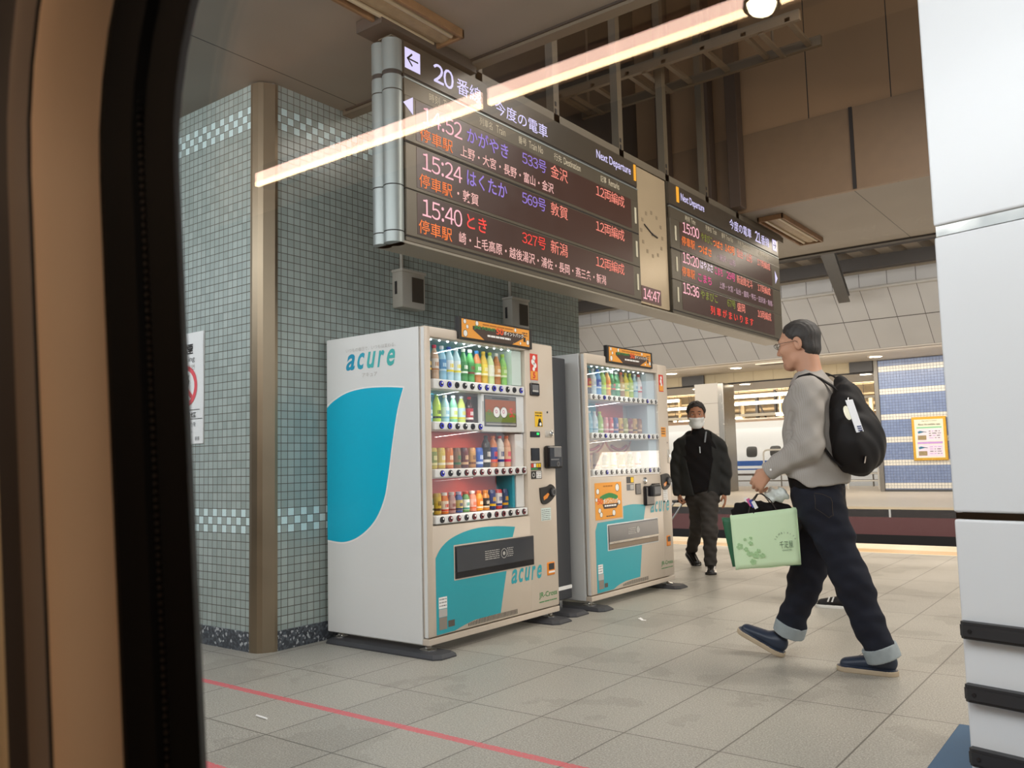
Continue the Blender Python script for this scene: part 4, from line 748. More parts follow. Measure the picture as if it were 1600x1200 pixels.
# ------------------------------------------------------------------ departure board
BX = -3.08; FD = Face(BX); BT = .19
M_BOD = P('board_metal', '#5a5346', .4, .35, var=.05); M_HDR = P('board_header', '#463f35', .35, .2); M_ALU = P('aluminium', '#8e9592', .42, .5, var=.02, nscale=3); M_DSP = P('led_field', '#3a2620', .35, emit='#5a2a20', estr=.10, var=.05)
L_W = EM('led_white', '#f3dcf0', 1.15); L_V = EM('led_violet', '#9d7fe6', .9); L_O = EM('led_orange', '#ff7a26', 1.1); L_P = EM('led_salmon', '#ff8f7c', 1.05); L_PK = EM('led_pale_pink', '#ffc4bc', .95); L_R = EM('led_red', '#ff3b30', 1.0); L_OL = EM('led_olive', '#8f9a2a', .75); L_M = EM('led_magenta', '#e8388c', .95); L_H = EM('header_white', '#dcd4ff', 1.1); L_S = P('caption_grey', '#b3a890', .5, var=0, emit='#b3a890', estr=.4); L_A = EM('amber_bar', '#ffb030', 1.0); L_T = EM('time_pink', '#ffb9c4', 1.1); L_PL = EM('led_lilac', '#d0a8b8', .8)
db = thing('departure_board', (BX-.1, 5.9, 3.42), 'long hanging departure board with red and violet train times above the vending machines', 'departure board')
g = MB()
for (ya, yb) in ((3.16, 5.70), (6.235, 8.735)):
    g.box((BX-BT, ya, 2.232), (BX-.012, yb, 3.33), M_BOD); FD.box(g, ya, 2.232, yb, 2.30, -.02, 0, M_BOD, .004); FD.box(g, ya, 3.148, yb, 3.33, -.012, 0, M_HDR); FD.box(g, ya, 3.13, yb, 3.148, -.02, -.004, M_DARKER); FD.box(g, ya, 3.12, yb, 3.13, -.02, .005, M_ALU); FD.box(g, ya, 3.03, yb, 3.12, -.02, .002, M_BOD)
g.box((BX-BT+.01, 5.70, 2.235), (BX-.06, 6.235, 3.33), M_DARKER); g.box((BX-BT-.002, 3.125, 2.219), (BX-.002, 8.735, 2.232), P('board_soffit', '#8a8272', .5)); g.build('housing', db)
for x0, r in ((BX-.052, .055), (BX-.138, .05)):                     # rounded aluminium end
    g = MB(); prof = []
    for (za, zb) in ((2.219, 2.275), (2.281, 2.522), (2.528, 3.04), (3.046, 3.125), (3.15, 3.325)):
        g.cyl((x0, 3.125, za), (x0, 3.125, zb), r, M_ALU, 24)
    g.cyl((x0, 3.125, 2.232), (x0, 3.125, 3.32), r*.92, M_DARKER, 20); g.build('end_cap', db, True)
ROWS = ((3.018, 2.803), (2.757, 2.543), (2.503, 2.288))
def T(mb, mt, t, y0, y1, z0, z1, bold=0.0, d=.0075): FD.text(mb, t, y0, z0, d, mt, y1-y0, z1-z0, bold=bold, led=any(c.isdigit() for c in t))
def arrow(mb, y0, y1, z0, z1, s):
    FD.quad(mb, y0, z0, y1, z1, .002, L_H); c, w, h = (y0+y1)/2, (y1-y0)/2, (z1-z0)/2; m_ = (z0+z1)/2
    q = lambda a, b: FD.p(c+s*a*w, m_+b*h, .0035)
    mb.poly([q(-.72, -.08), q(.6, -.08), q(.6, .08), q(-.72, .08)], M_DARKER)
    for k in (1, -1): mb.poly([q(.78, 0), q(.66, -.14*k), q(0, .52*k), q(.12, .66*k)], M_DARKER)
# left board: header, captions, rows
g = MB(); arrow(g, 3.167, 3.286, 3.181, 3.296, -1); T(g, L_H, '20', 3.393, 3.563, 3.182, 3.294, .012, .002); T(g, L_H, '番線', 3.59, 3.811, 3.182, 3.279, .004, .002); T(g, L_H, '今度の電車', 3.942, 4.499, 3.175, 3.262, .004, .002); T(g, L_H, 'Next Departure', 5.112, 5.607, 3.20, 3.281, .008, .002); FD.box(g, 5.655, 3.19, 5.682, 3.315, 0, .006, L_A)
for t, a, b in (('時刻', 3.354, 3.44), ('Time', 3.47, 3.553), ('列車名', 3.791, 3.912), ('Train', 3.948, 4.04), ('番号', 4.173, 4.258), ('Train No', 4.285, 4.439), ('行先', 4.567, 4.658), ('Destination', 4.682, 4.89), ('記事', 5.156, 5.236), ('Remarks', 5.27, 5.42)): T(g, L_S, t, a, b, 3.055, 3.103, 0, .003)
FD.poly(g, [(3.146, 2.98), (3.221, 2.93), (3.221, 3.03)], .006, L_H); g.build('header_lettering', db)
g = MB(); arrow(g, 8.576, 8.687, 3.188, 3.304, 1); T(g, L_H, 'Next Departure', 6.458, 6.918, 3.20, 3.285, .008, .002); T(g, L_H, '今度の電車', 7.471, 8.002, 3.191, 3.288, .003, .002); T(g, L_H, '21', 8.102, 8.25, 3.191, 3.298, .012, .002); T(g, L_H, '番線', 8.26, 8.481, 3.191, 3.29, .003, .002); FD.box(g, 6.377, 3.19, 6.415, 3.32, 0, .006, L_A)
for t, a, b in (('時刻', 6.521, 6.61), ('Time', 6.635, 6.718), ('列車名', 6.927, 7.05), ('Train', 7.075, 7.159), ('番号', 7.269, 7.35), ('Train No', 7.37, 7.527), ('行先', 7.646, 7.73), ('Destination', 7.75, 7.953), ('記事', 8.171, 8.25), ('Remarks', 8.275, 8.426)): T(g, L_S, t, a, b, 3.06, 3.108, 0, .003)
FD.poly(g, [(8.59, 2.83), (8.59, 2.97), (8.66, 2.9)], .006, L_H); g.build('header_lettering', db)
BO = .0
LR = [[(L_T, '14:52', 3.296, 3.623, 2.908, 3.005, .0), (L_V, 'かがやき', 3.666, 4.058, 2.914, 3.006, .01), (L_V, '533号', 4.201, 4.466, 2.928, 3.008, .0), (L_P, '金沢', 4.516, 4.717, 2.925, 3.014, BO), (L_P, '12両編成', 5.08, 5.482, 2.93, 3.015, .0), (L_O, '停車駅', 3.271, 3.538, 2.806, 2.88, BO), (L_PK, '上野・大宮・長野・富山・金沢', 3.604, 4.543, 2.812, 2.88, .006)],
      [(L_T, '15:24', 3.286, 3.615, 2.648, 2.745, .0), (L_V, 'はくたか', 3.658, 4.036, 2.654, 2.749, .01), (L_V, '569号', 4.189, 4.447, 2.668, 2.748, .0), (L_P, '敦賀', 4.503, 4.703, 2.668, 2.755, BO), (L_P, '12両編成', 5.063, 5.463, 2.67, 2.755, .0), (L_O, '停車駅', 3.26, 3.527, 2.546, 2.623, BO), (L_PK, '・敦賀', 3.57, 3.759, 2.55, 2.62, .006)],
      [(L_T, '15:40', 3.281, 3.608, 2.39, 2.488, .0), (L_R, 'とき', 3.65, 3.83, 2.40, 2.487, .01), (L_R, '327号', 4.178, 4.435, 2.412, 2.49, .0), (L_P, '新潟', 4.49, 4.688, 2.41, 2.498, BO), (L_P, '12両編成', 5.047, 5.444, 2.412, 2.496, .0), (L_O, '停車駅', 3.251, 3.518, 2.291, 2.368, BO), (L_PK, '崎・上毛高原・越後湯沢・浦佐・長岡・燕三条・新潟', 3.579, 5.175, 2.297, 2.366, .006)]]
RR = [[(L_T, '15:00', 6.455, 6.775, 2.945, 3.037, .006), (L_OL, 'やまびこ', 6.816, 7.045, 2.945, 3.02, .01), (L_O, 'つばさ', 7.06, 7.27, 2.94, 3.01, .012), (L_O, '143号', 7.326, 7.55, 2.94, 3.018, .008), (L_P, '仙台・山形', 7.6, 7.978, 2.94, 3.025, .0), (L_P, '17両編成', 8.11, 8.455, 2.945, 3.02, .0), (L_O, '停車駅', 6.429, 6.68, 2.832, 2.912, BO), (L_O, 'つばさ', 6.743, 7.02, 2.83, 2.905, .012), (L_PL, '・米沢・山形', 7.14, 7.553, 2.832, 2.895, .006)],
      [(L_T, '15:20', 6.43, 6.748, 2.682, 2.775, .006), (L_W, 'はやぶさ', 6.774, 7.029, 2.69, 2.765, .01), (L_M, 'こまち', 7.072, 7.242, 2.688, 2.76, .012), (L_M, '29号', 7.33, 7.527, 2.685, 2.761, .008), (L_P, '新函館北斗', 7.567, 7.953, 2.683, 2.764, .0), (L_P, '17両編成', 8.085, 8.428, 2.682, 2.76, .0), (L_O, '停車駅', 6.411, 6.653, 2.569, 2.65, BO), (L_M, 'こまち', 6.716, 6.991, 2.57, 2.645, .012), (L_PL, '上野・大宮・仙台・盛岡・雫石・田沢湖・角館-', 7.157, 8.48, 2.575, 2.635, .006)],
      [(L_T, '15:36', 6.413, 6.721, 2.42, 2.515, .006), (L_OL, 'やまびこ', 6.754, 7.104, 2.425, 2.503, .01), (L_OL, '67号', 7.317, 7.504, 2.424, 2.5, .008), (L_P, '盛岡', 7.544, 7.73, 2.416, 2.5, .0), (L_P, '10両編成', 8.05, 8.411, 2.416, 2.498, .0), (L_R, '列 車 が ま い り ま す', 6.944, 7.924, 2.31, 2.388, .012)]]
for ya, yb, d0, d1, rows, slot in ((3.16, 5.70, 3.243, 5.585, LR, 5.635), (6.235, 8.735, 6.40, 8.50, RR, 6.31)):
    for (zt, zb), items in zip(ROWS, rows):
        g = MB(); FD.box(g, ya, zb-.025, yb, zt+.012, -.012, .004, M_BOD, .004); FD.box(g, d0, zb-.006, d1, zt+.004, 0, .0055, M_DSP); FD.box(g, ya, zb-.032, yb, zb-.026, -.01, .002, M_DARKER)
        FD.box(g, slot, zb+.045, slot+.026, zt-.045, .003, .009, P('pale_slot', '#c4bba2', .5), .006); r = g.build('display_row', db)
        g = MB()
        for mt, t, a, b_, z0, z1, bo in items: T(g, mt, t, a, b_, z0, z1, bo)
        g.build('led_lettering', r)
g = MB(); FC = Face(BX-.02); FC.box(g, 5.72, 2.25, 6.215, 3.33, -.04, 0, P('clock_panel', '#b3a083', .3, .25, var=.04), .006); ck = g.build('clock_panel', db)
g = MB(); cy, cz = 5.955, 2.83
for i in range(12):
    a = math.radians(30*i); FC.box(g, cy+.175*math.sin(a)-.014, cz+.175*math.cos(a)-.014, cy+.175*math.sin(a)+.014, cz+.175*math.cos(a)+.014, .0005, .002, P('clock_mark', '#8a7a62', .5))
g.build('dial_marks', ck)
g = MB(); g.tube([FC.p(cy, cz, .004), FC.p(cy-.13, cz+.055, .004)], .005, M_CHAR, 6); g.build('minute_hand', ck)
g = MB(); g.tube([FC.p(cy, cz, .004), FC.p(cy+.085, cz-.012, .004)], .006, M_CHAR, 6); FC.disc(g, cy, cz, .006, .012, M_CHAR); g.build('hour_hand', ck)
g = MB(); FC.box(g, 5.745, 2.268, 6.06, 2.39, 0, .004, P('clock_field', '#5a3c3a', .4)); FC.text(g, '14:47', 5.765, 2.288, .005, L_T, .275, .085, bold=.01, led=True); g.build('digital_time', ck)
# beam and hangers that carry the board
g = MB(); g.box((BX-.13, 3.1, 3.345), (BX-.03, 9.0, 3.405), M_TRIM); g.box((BX-.17, 2.98, 3.35), (BX+.02, 3.75, 3.415), M_DARK); g.build('beam', db)
for yy in (3.80, 4.63, 5.50, 6.25, 7.03, 7.72):
    g = MB(); g.box((BX-.09, yy, 3.34), (BX-.03, yy+.065, 6.25), P('hanger_brown', '#5c5140', .5)); g.box((BX-.028, yy+.012, 3.40), (BX-.026, yy+.03, 3.44), M_DARKER); g.box((BX-.028, yy+.012, 3.46), (BX-.026, yy+.03, 3.49), M_DARKER); g.build('hanger', db)
# ------------------------------------------------------------------ people
A = np.array
def nrm(v): v = A(v, float); return v/np.linalg.norm(v)
class Frame:
    """local axes: f forward, l left, u up"""
    def __init__(s, c, f, u=(0, 0, 1)):
        s.c = A(c, float); s.f = nrm(f); s.l = nrm(np.cross(u, s.f)); s.u = np.cross(s.f, s.l); s.M = np.stack([s.f, s.l, s.u], 1)
    def q(s, P): return (P-s.c)@s.M
    def w(s, a, b, c): return s.c+s.f*a+s.l*b+s.u*c
def flat(P, a, b, ra, rb, s, F):
    """rounded cone squeezed along F.f by the factor s"""
    q = F.q(P); qa = F.q(A([a], float))[0]; qb = F.q(A([b], float))[0]; k = A([1/s, 1, 1]); return rc(q*k, qa*k, qb*k, ra, rb)*s
def head_sdf(q, k=1.0):
    q = q/k; y = np.abs(q[:, 1]); m = np.stack([q[:, 0], y, q[:, 2]], 1)
    d = ell(m, (-.012, 0, .038), (.098, .076, .086)); d = smin(d, ell(m, (.026, 0, -.03), (.066, .060, .086)), .03)
    d = smin(d, rc(m, (.070, 0, -.092), (.074, 0, -.094), .021, .021), .03); d = smin(d, rc(m, (.02, .05, -.075), (.06, .022, -.098), .016, .016), .03)
    d = smin(d, rc(m, (.088, 0, .022), (.107, 0, -.020), .008, .0135), .014); d = smin(d, rc(m, (.098, .011, -.024), (.097, .012, -.024), .009, .009), .008)
    d = smin(d, rc(m, (.086, .012, .040), (.074, .042, .036), .011, .011), .018); d = smin(d, ell(m, (.066, .040, -.018), (.024, .022, .020)), .03)
    d = np.maximum(d, -(ell(m, (.094, .033, .018), (.014, .019, .011)))); d = smin(d, rc(m, (.074, .026, .017), (.070, .040, .017), .0125, .0115), .006)
    d = smin(d, ell(m, (.086, 0, -.050), (.011, .025, .0065)), .006); d = smin(d, ell(m, (.085, 0, -.063), (.010, .021, .007)), .006); d = np.maximum(d, -(ell(m, (.098, 0, -.0565), (.014, .024, .0016))))
    ear = ell(m-A([0, 0, 0]), (-.018, .077, .002), (.021, .010, .034)); ear = np.maximum(ear, -ell(m, (-.012, .088, .004), (.011, .008, .021))); d = smin(d, ear, .006)
    return d*k
def hair_sdf(q, k=1.0, n=(.8, -.6), off=.012, thick=1.0, nape=-.075):
    q = q/k; d = ell(q, (-.014, 0, .044), (.104*thick, .083*thick, .091*thick)); d = smin(d, ell(q, (-.055, 0, -.02), (.052, .066, .06)), .02)
    d = d+.0009*np.sin(q[:, 1]*420+q[:, 0]*60)+.0008*np.sin(q[:, 0]*190-q[:, 1]*150+q[:, 2]*90+1)
    cut = q[:, 0]*n[0]+q[:, 2]*n[1]-off; cut = np.minimum(cut, np.maximum(q[:, 0]-.074, .02-np.abs(q[:, 2]-.2)*0)); d = np.maximum(d, q[:, 0]*n[0]+q[:, 2]*n[1]-off-.004*np.sin(q[:, 1]*190+1)-.003*np.sin(q[:, 1]*420+q[:, 2]*200))
    d = d+np.clip(.011-.32*np.maximum(0, off-(q[:, 0]*n[0]+q[:, 2]*n[1])), 0, .011)*(q[:, 2] > -.04)
    earcut = -(ell(np.stack([q[:, 0], np.abs(q[:, 1]), q[:, 2]], 1), (-.014, .082, -.002), (.027, .022, .040))); d = np.maximum(d, earcut)
    return np.maximum(d, nape-q[:, 2])*k
def shoe(par, heel, fwd, up, L, sole, upper, name='shoe', lace=True):
    F = Frame(heel, fwd, up)
    def fn(P):
        q = F.q(P); x = q[:, 0]/L*.28; y = q[:, 1]/L*.28; z = q[:, 2]/L*.28; m = np.stack([x, y, z], 1)
        w = .034+.012*np.clip((x-.06)/.12, 0, 1)
        d = ell(m, (.062, 0, .058), (.058, .040, .052)); d = smin(d, flatz(m, (.08, 0, .055), (.225, .006, .03), .045, .036, .8), .02); d = np.maximum(d, -(ell(m, (.055, 0, .115), (.045, .028, .045))))
        so = np.maximum(rc(np.stack([x, y*.93, z*0], 1), (.045, 0, 0), (.225, .006, 0), .041, .049), np.abs(z-.0105)-.0105); so = so+0
        d = np.maximum(d, .012-z); return np.minimum(smin(d, so-.002, .004), so)*L/.28
    def flatz(m, a, b, ra, rb, s): kk = A([1, 1, 1/s]); return rc(m*kk, A(a)*kk, A(b)*kk, ra, rb)*s
    def pk(c): return ((F.q(c)[:, 2]/L*.28) < .0225).astype(int)
    o = sdf_obj(name, fn, F.c-L*.62-.1+F.f*L*.5, F.c+L*.62+.1+F.f*L*.5, .0045, [upper, sole], par, pk, 1)
    if lace:
        g = MB()
        for i in range(3): a = F.w(L*(.42+i*.09), -.028, L*(.235-i*.035)); b = F.w(L*(.42+i*.09), .028, L*(.235-i*.035)); c = F.w(L*(.43+i*.09), 0, L*(.285-i*.045)); g.tube([a, c, b], .003, upper, 5)
        g.build('laces', o)
    return o
M_SKIN = P('skin', '#cc9a7e', .5, spec=.35, var=.06, nscale=30); M_SKIN2 = P('skin_tan', '#a06e52', .5, spec=.35, var=.06, nscale=30)
M_HAIRG = P('hair_greying', '#353230', .55, var=.55, nscale=140, bump=.4, bscale=400); M_HAIRB = P('hair_black', '#191310', .6, var=.4, nscale=120, bump=.5, bscale=300); M_LIP = P('lips', '#a45f50', .5); M_STUB = P('stubble_skin', '#bb8a70', .6)
def stripe_shirt():
    k = NT('grey_striped_shirt'); tc = k.n('ShaderNodeTexCoord'); s = k.n('ShaderNodeSeparateXYZ'); k.l(tc.outputs['Object'], s.inputs[0])
    u = k.math('ADD', s.outputs[1], k.math('MULTIPLY', s.outputs[0], 1.05)); u = k.math('ADD', u, k.math('MULTIPLY', k.noise(4, 2), .01)); st = k.math('LESS_THAN', k.math('FRACT', k.math('DIVIDE', k.math('ADD', u, 9), .0105)), .28)
    c = k.mix(k.noise(14, 4), lin('#a6a099'), lin('#b3ada6')); k.l(k.mix(k.math('MULTIPLY', st, .32), c, lin('#8d867f')), k.b.inputs['Base Color']); k.b.inputs['Roughness'].default_value = .75; k.b.inputs['Specular IOR Level'].default_value = .2; k.bump(k.noise(300, 2), .15, .001); return k.m
M_SHIRT = stripe_shirt(); M_DENIM = P('dark_denim', '#1d212c', .8, spec=.2, var=.28, nscale=22, bump=.25, bscale=500); M_CUFF = P('denim_inside', '#9aa3a6', .8, var=.12, nscale=40); M_TEE = P('black_cotton', '#100f10', .9, spec=.15)
M_NAVY = P('navy_leather', '#232f42', .4, var=.12); M_SOLE = P('beige_sole', '#b8a68c', .6, var=.08)
def finger(P, pts, r0, r1): n = len(pts); return chain(P, pts, list(np.linspace(r0, r1, n)), .004)
def hand_sdf(P, W, d, w, nn, curl, k=1.0):
    """W wrist, d along the hand, w towards the thumb side, nn palm side; curl = list of (along d, along nn) steps for the finger joints"""
    W = A(W, float); d, w, nn = nrm(d), nrm(w), nrm(nn); F = Frame(W, d, nn)
    pal = None
    for s in (-.027, -.009, .009, .027):
        e = rc(P, W+d*.005*k+w*s*.55*k, W+d*.082*k+w*s*k, .0165*k, .0125*k); pal = e if pal is None else smin(pal, e, .012*k)
    pal = smin(pal, rc(P, W+d*.02*k+w*.018*k+nn*.012*k, W+d*.05*k+w*.026*k+nn*.012*k, .015*k, .013*k), .012*k); out = pal
    for i, s in enumerate((.03, .0105, -.0095, -.0285)):
        L = (.95, 1.05, .98, .78)[i]*k; p = W+d*(.084-.004*abs(i-1.2))*k+w*s*k; pts = [p]
        for j, (a, b) in enumerate(curl): p = p+(d*a+nn*b)*L*(1+.04*i)-w*.001*i; pts.append(p)
        out = smin(out, finger(P, pts, .0102*k, .0078*k), .005*k)
    p = W+d*.022*k+w*.028*k+nn*.006*k; pts = [p, p+(d*.022+w*.016+nn*.012)*k, p+(d*.05+w*.012+nn*.026)*k, p+(d*.068+w*.0+nn*.034)*k]
    return smin(out, finger(P, pts, .0125*k, .009*k), .008*k)
# ---------- man in grey
man = thing('person', (-1.42, 4.38, 0), 'person in grey shirt and dark jeans striding left, carrying green paper bags', 'person')
HF = Frame((-1.462, 4.38, 1.622), (-.985, -.03, -.13)); BF = Frame((-1.415, 4.38, 1.1), (-1, 0, 0))
W_L, E_L, S_L = A([-1.572, 4.15, .980]), A([-1.372, 4.165, 1.10]), A([-1.372, 4.21, 1.365]); W_R, E_R, S_R = A([-1.40, 4.60, .86]), A([-1.33, 4.61, 1.10]), A([-1.385, 4.55, 1.365])
HND = (nrm((-.72, .02, -.69)), nrm((-.66, 0, .75)), (0, 1, 0)); CURL = ((.012, .004), (.022, .022), (-.014, .028), (-.022, -.006))
LEGN = [A([-1.375, 4.305, .83]), A([-1.262, 4.345, .45]), A([-1.150, 4.392, .095])]; LEGF = [A([-1.42, 4.455, .83]), A([-1.512, 4.485, .46]), A([-1.640, 4.515, .145])]
def man_body(P):
    d = head_sdf(HF.q(P)); d = smin(d, rc(P, HF.w(-.03, 0, -.06), A([-1.405, 4.38, 1.40]), .057, .064), .02)
    d = smin(d, flat(P, (-1.41, 4.38, .95), (-1.405, 4.38, 1.30), .165, .175, .6, BF), .03); d = smin(d, rc(P, (-1.38, 4.23, 1.35), (-1.38, 4.53, 1.35), .055, .055), .05)
    for s, e, w in ((S_L, E_L, W_L), (S_R, E_R, W_R)): d = smin(d, chain(P, [s, e, w], [.05, .042, .026]), .03)
    d = smin(d, hand_sdf(P, W_L, *HND, CURL), .012); d = smin(d, hand_sdf(P, W_R, (-.25, 0, -1), (-1, 0, .2), (0, -1, 0), ((.03, .006), (.026, .012), (.018, .014))), .012)
    for L in (LEGN, LEGF): d = smin(d, chain(P, L, [.085, .055, .04], .03), .04)
    return d
def man_pick(c):
    q = HF.q(c); r = np.zeros(len(c), int); r[(np.abs(q[:, 2]+.057) < .011) & (q[:, 0] > .086) & (np.abs(q[:, 1]) < .024)] = 1
    r[(q[:, 2] < -.083) & (q[:, 2] > -.125) & (q[:, 0] > .035) & (np.abs(q[:, 1]) < .04)] = 2; return r
sdf_obj('body', man_body, (-1.84, 4.07, .03), (-1.02, 4.72, 1.79), .0048, [M_SKIN, M_LIP, M_STUB], man, man_pick, 1)
def hairfn(P): return hair_sdf(HF.q(P), 1, (.80, -.60), .010, 1.0, -.092)
def hair_pick(c): q = HF.q(c); return ((q[:, 0] > -.03) & (q[:, 2] < .07)).astype(int)
sdf_obj('hair', hairfn, HF.c-.15, HF.c+.15, .004, [M_HAIRG], man, None, 1)
M_EYEW = P('eye_white', '#d8d0c8', .25); 
def eyes(F, par, k=1.0):
    for s in (1, -1):
        g = MB(); c = Vector(F.w(.0755*k, s*.033*k, .0175*k)); g.lathe([(0, -.0115), (.008, -.008), (.0115, 0), (.008, .008), (0, .0115)], c, M_EYEW, 10, F.f); g.lathe([(.0055, .0098), (0, .0116)], c+Vector(F.f)*.0006, M_INK, 10, F.f); g.build('eye', par, True)
        g = MB(); g.tube([Vector(F.w(.094*k, s*.014*k, .043*k)), Vector(F.w(.091*k, s*.032*k, .049*k)), Vector(F.w(.080*k, s*.050*k, .044*k))], [.003, .004, .002], M_HAIRB, 6); g.build('eyebrow', par)
eyes(HF, man)
g = MB(); M_WIRE = P('wire_frame', '#8f8b86', .25, .9)
for s in (1, -1):
    g.tube([Vector(HF.w(.112-.012*abs(math.sin(a)), s*(.034+.024*math.cos(a)), .014+.017*math.sin(a))) for a in [2*math.pi*i/18 for i in range(19)]], .0013, M_WIRE, 6)
    g.tube([Vector(HF.w(.110, s*.058, .020)), Vector(HF.w(.06, s*.077, .020)), Vector(HF.w(-.01, s*.083, .016)), Vector(HF.w(-.03, s*.083, -.004))], .0014, M_WIRE, 6)
g.tube([Vector(HF.w(.112, .010, .018)), Vector(HF.w(.115, 0, .021)), Vector(HF.w(.112, -.010, .018))], .0013, M_WIRE, 6); gl = g.build('glasses', man)
g = MB()
for s in (1, -1): g.prism([Vector(HF.w(.111-.012*abs(math.sin(a)), s*(.034+.023*math.cos(a)), .014+.016*math.sin(a))) for a in [2*math.pi*i/18 for i in range(18)]], Vector(HF.f)*.0015, glassy('spectacle_lens', .08, (.9, .93, .93)))
g.build('lens', gl)
def shirt(P):
    fold = wav(P, (22, 9, 38, 0, .0032), (-35, 17, 55, 1.1, .0022), (60, -20, -34, 2, .0015))
    t = flat(P, (-1.410, 4.38, .88), (-1.412, 4.38, 1.27), .226, .200, .68, BF); t = smin(t, rc(P, (-1.39, 4.235, 1.365), (-1.39, 4.525, 1.365), .074, .074), .06)
    t = smin(t, rc(P, (-1.402, 4.33, 1.405), (-1.402, 4.43, 1.405), .055, .055), .05); col = rc(P, (-1.402, 4.38, 1.425), (-1.425, 4.38, 1.468), .076, .070); t = smin(t, col, .02); hem = .90+.46*np.clip(np.abs(P[:, 0]+1.335)-.03, 0, .3)+.006*np.sin(P[:, 0]*60); t = np.maximum(t+fold, hem-P[:, 2])
    fs = wav(P, (63, 11, 47, 0, .0028), (33, 30, -71, .7, .0026), (-28, 50, 22, 2, .0025)); ar = chain(P, [S_L, E_L, W_L-A([-.012, 0, -.008])], [.078, .066, .046], .05)+fs; ar = smin(ar, rc(P, W_L-A([-.05, 0, -.03]), W_L-A([-.006, 0, -.004]), .045, .045), .004)
    ar2 = chain(P, [S_R, E_R, W_R], [.078, .066, .046], .05)+fs; d = smin(smin(t, ar, .022), ar2, .022)
    hem = .905+.30*np.clip(np.abs(P[:, 0]+1.34)-.03, 0, .3); cut = hem-P[:, 2]; far = np.minimum(np.linalg.norm(P-A(W_L), axis=1)-.2, np.linalg.norm(P-A(W_R), axis=1)-.1); cut = np.where((P[:, 1] < 4.19) | (P[:, 1] > 4.57), -1, cut); d = np.maximum(d, cut)
    wl = nrm(W_L-E_L); d = np.maximum(d, (P-W_L)@wl-.006); d = np.maximum(d, -rc(P, A([-1.425, 4.38, 1.455]), A([-1.45, 4.38, 1.56]), .060, .075)); return d
sdf_obj('shirt', shirt, (-1.68, 4.05, .84), (-1.22, 4.74, 1.54), .0065, [M_SHIRT], man, None, 1)
g = MB(); wl = Vector(nrm(W_L-E_L))
for q in (.0,): g.lathe([(.0055, 0), (.0055, .002), (0, .003)], Vector(W_L)-wl*.022+V(.012, -.047, .0), M_WHT, 10, (0, -1, 0))
g.build('button', man)
def tee(P): d = flat(P, (-1.412, 4.38, .925), (-1.412, 4.38, 1.05), .196, .196, .64, BF)+wav(P, (40, 10, 50, 0, .003)); return np.maximum(d, .895-P[:, 2])
sdf_obj('undershirt', tee, (-1.58, 4.14, .8), (-1.24, 4.62, 1.1), .008, [M_TEE], man, None, 1)
def leg_cut(P, L): dr = nrm(L[2]-L[1]); return (P-L[2])@dr+.036
def jeans(P):
    f1 = wav(P, (17, 9, 25, 0, .004), (-23, 14, 41, 1, .003), (31, -12, 73, 2, .0018), (48, 25, 64, .5, .0018), (-37, 44, 92, 3, .0014)); h = flat(P, (-1.408, 4.38, .86), (-1.408, 4.38, .93), .188, .18, .66, BF)
    a = np.maximum(chain(P, LEGN, [.104, .082, .074], .05), leg_cut(P, LEGN)); b = np.maximum(chain(P, LEGF, [.102, .082, .073], .05), leg_cut(P, LEGF)); d = smin(smin(a, b, .02), h, .05)+f1; return np.maximum(d, P[:, 2]-.95)
sdf_obj('jeans', jeans, (-1.78, 4.1, .02), (-1.03, 4.68, 1.0), .0068, [M_DENIM], man, None, 1)
for L in (LEGN, LEGF):
    dr = nrm(L[2]-L[1]); e = L[2]
    def cuff(P, e=e, dr=dr): t = (P-e)@dr; d = rc(P, e-dr*.1, e+dr*.1, .083, .081)+wav(P, (90, 60, 0, 0, .0012)); d = np.maximum(d, -rc(P, e-dr*.2, e+dr*.2, .066, .064)); return np.maximum(d, np.abs(t+.012)-.034)
    sdf_obj('jeans_cuff', cuff, e-.12, e+.12, .005, [M_CUFF], man, None, 1)
shoe(man, (-1.082, 4.405, .0), (-1, .06, 0), (0, 0, 1), .295, M_SOLE, M_NAVY); shoe(man, (-1.672, 4.50, .002), (-.90, .10, .40), (.40, 0, .90), .285, M_SOLE, M_NAVY)
from mathutils.bvhtree import BVHTree
M_STITCH = P('stitch_tan', '#4c4032', .7); jo = [o for o in man.children if o.name.startswith('jeans') and 'cuff' not in o.name][0]; wl0 = world_loc(man)
bv_ = BVHTree.FromPolygons([v.co for v in jo.data.vertices], [tuple(p.vertices) for p in jo.data.polygons])
def seam(pts, name):
    out = []
    for a, b in zip(pts[:-1], pts[1:]):
        for i in range(8):
            p = V(*a).lerp(V(*b), i/8); h = bv_.find_nearest(p-wl0); out.append(h[0]+h[1]*.0008+wl0)
    g = MB(); g.tube(out, .001, M_STITCH, 5); g.build(name, man)
seam([(-1.352, 4.15, .885), (-1.24, 4.17, .872), (-1.235, 4.17, .775), (-1.295, 4.17, .735), (-1.355, 4.15, .782), (-1.352, 4.15, .885)], 'pocket_seam')
seam([(-1.20, 4.36, .905), (-1.16, 4.48, .90), (-1.17, 4.48, .80), (-1.19, 4.43, .765), (-1.21, 4.36, .80), (-1.20, 4.36, .905)], 'pocket_seam')
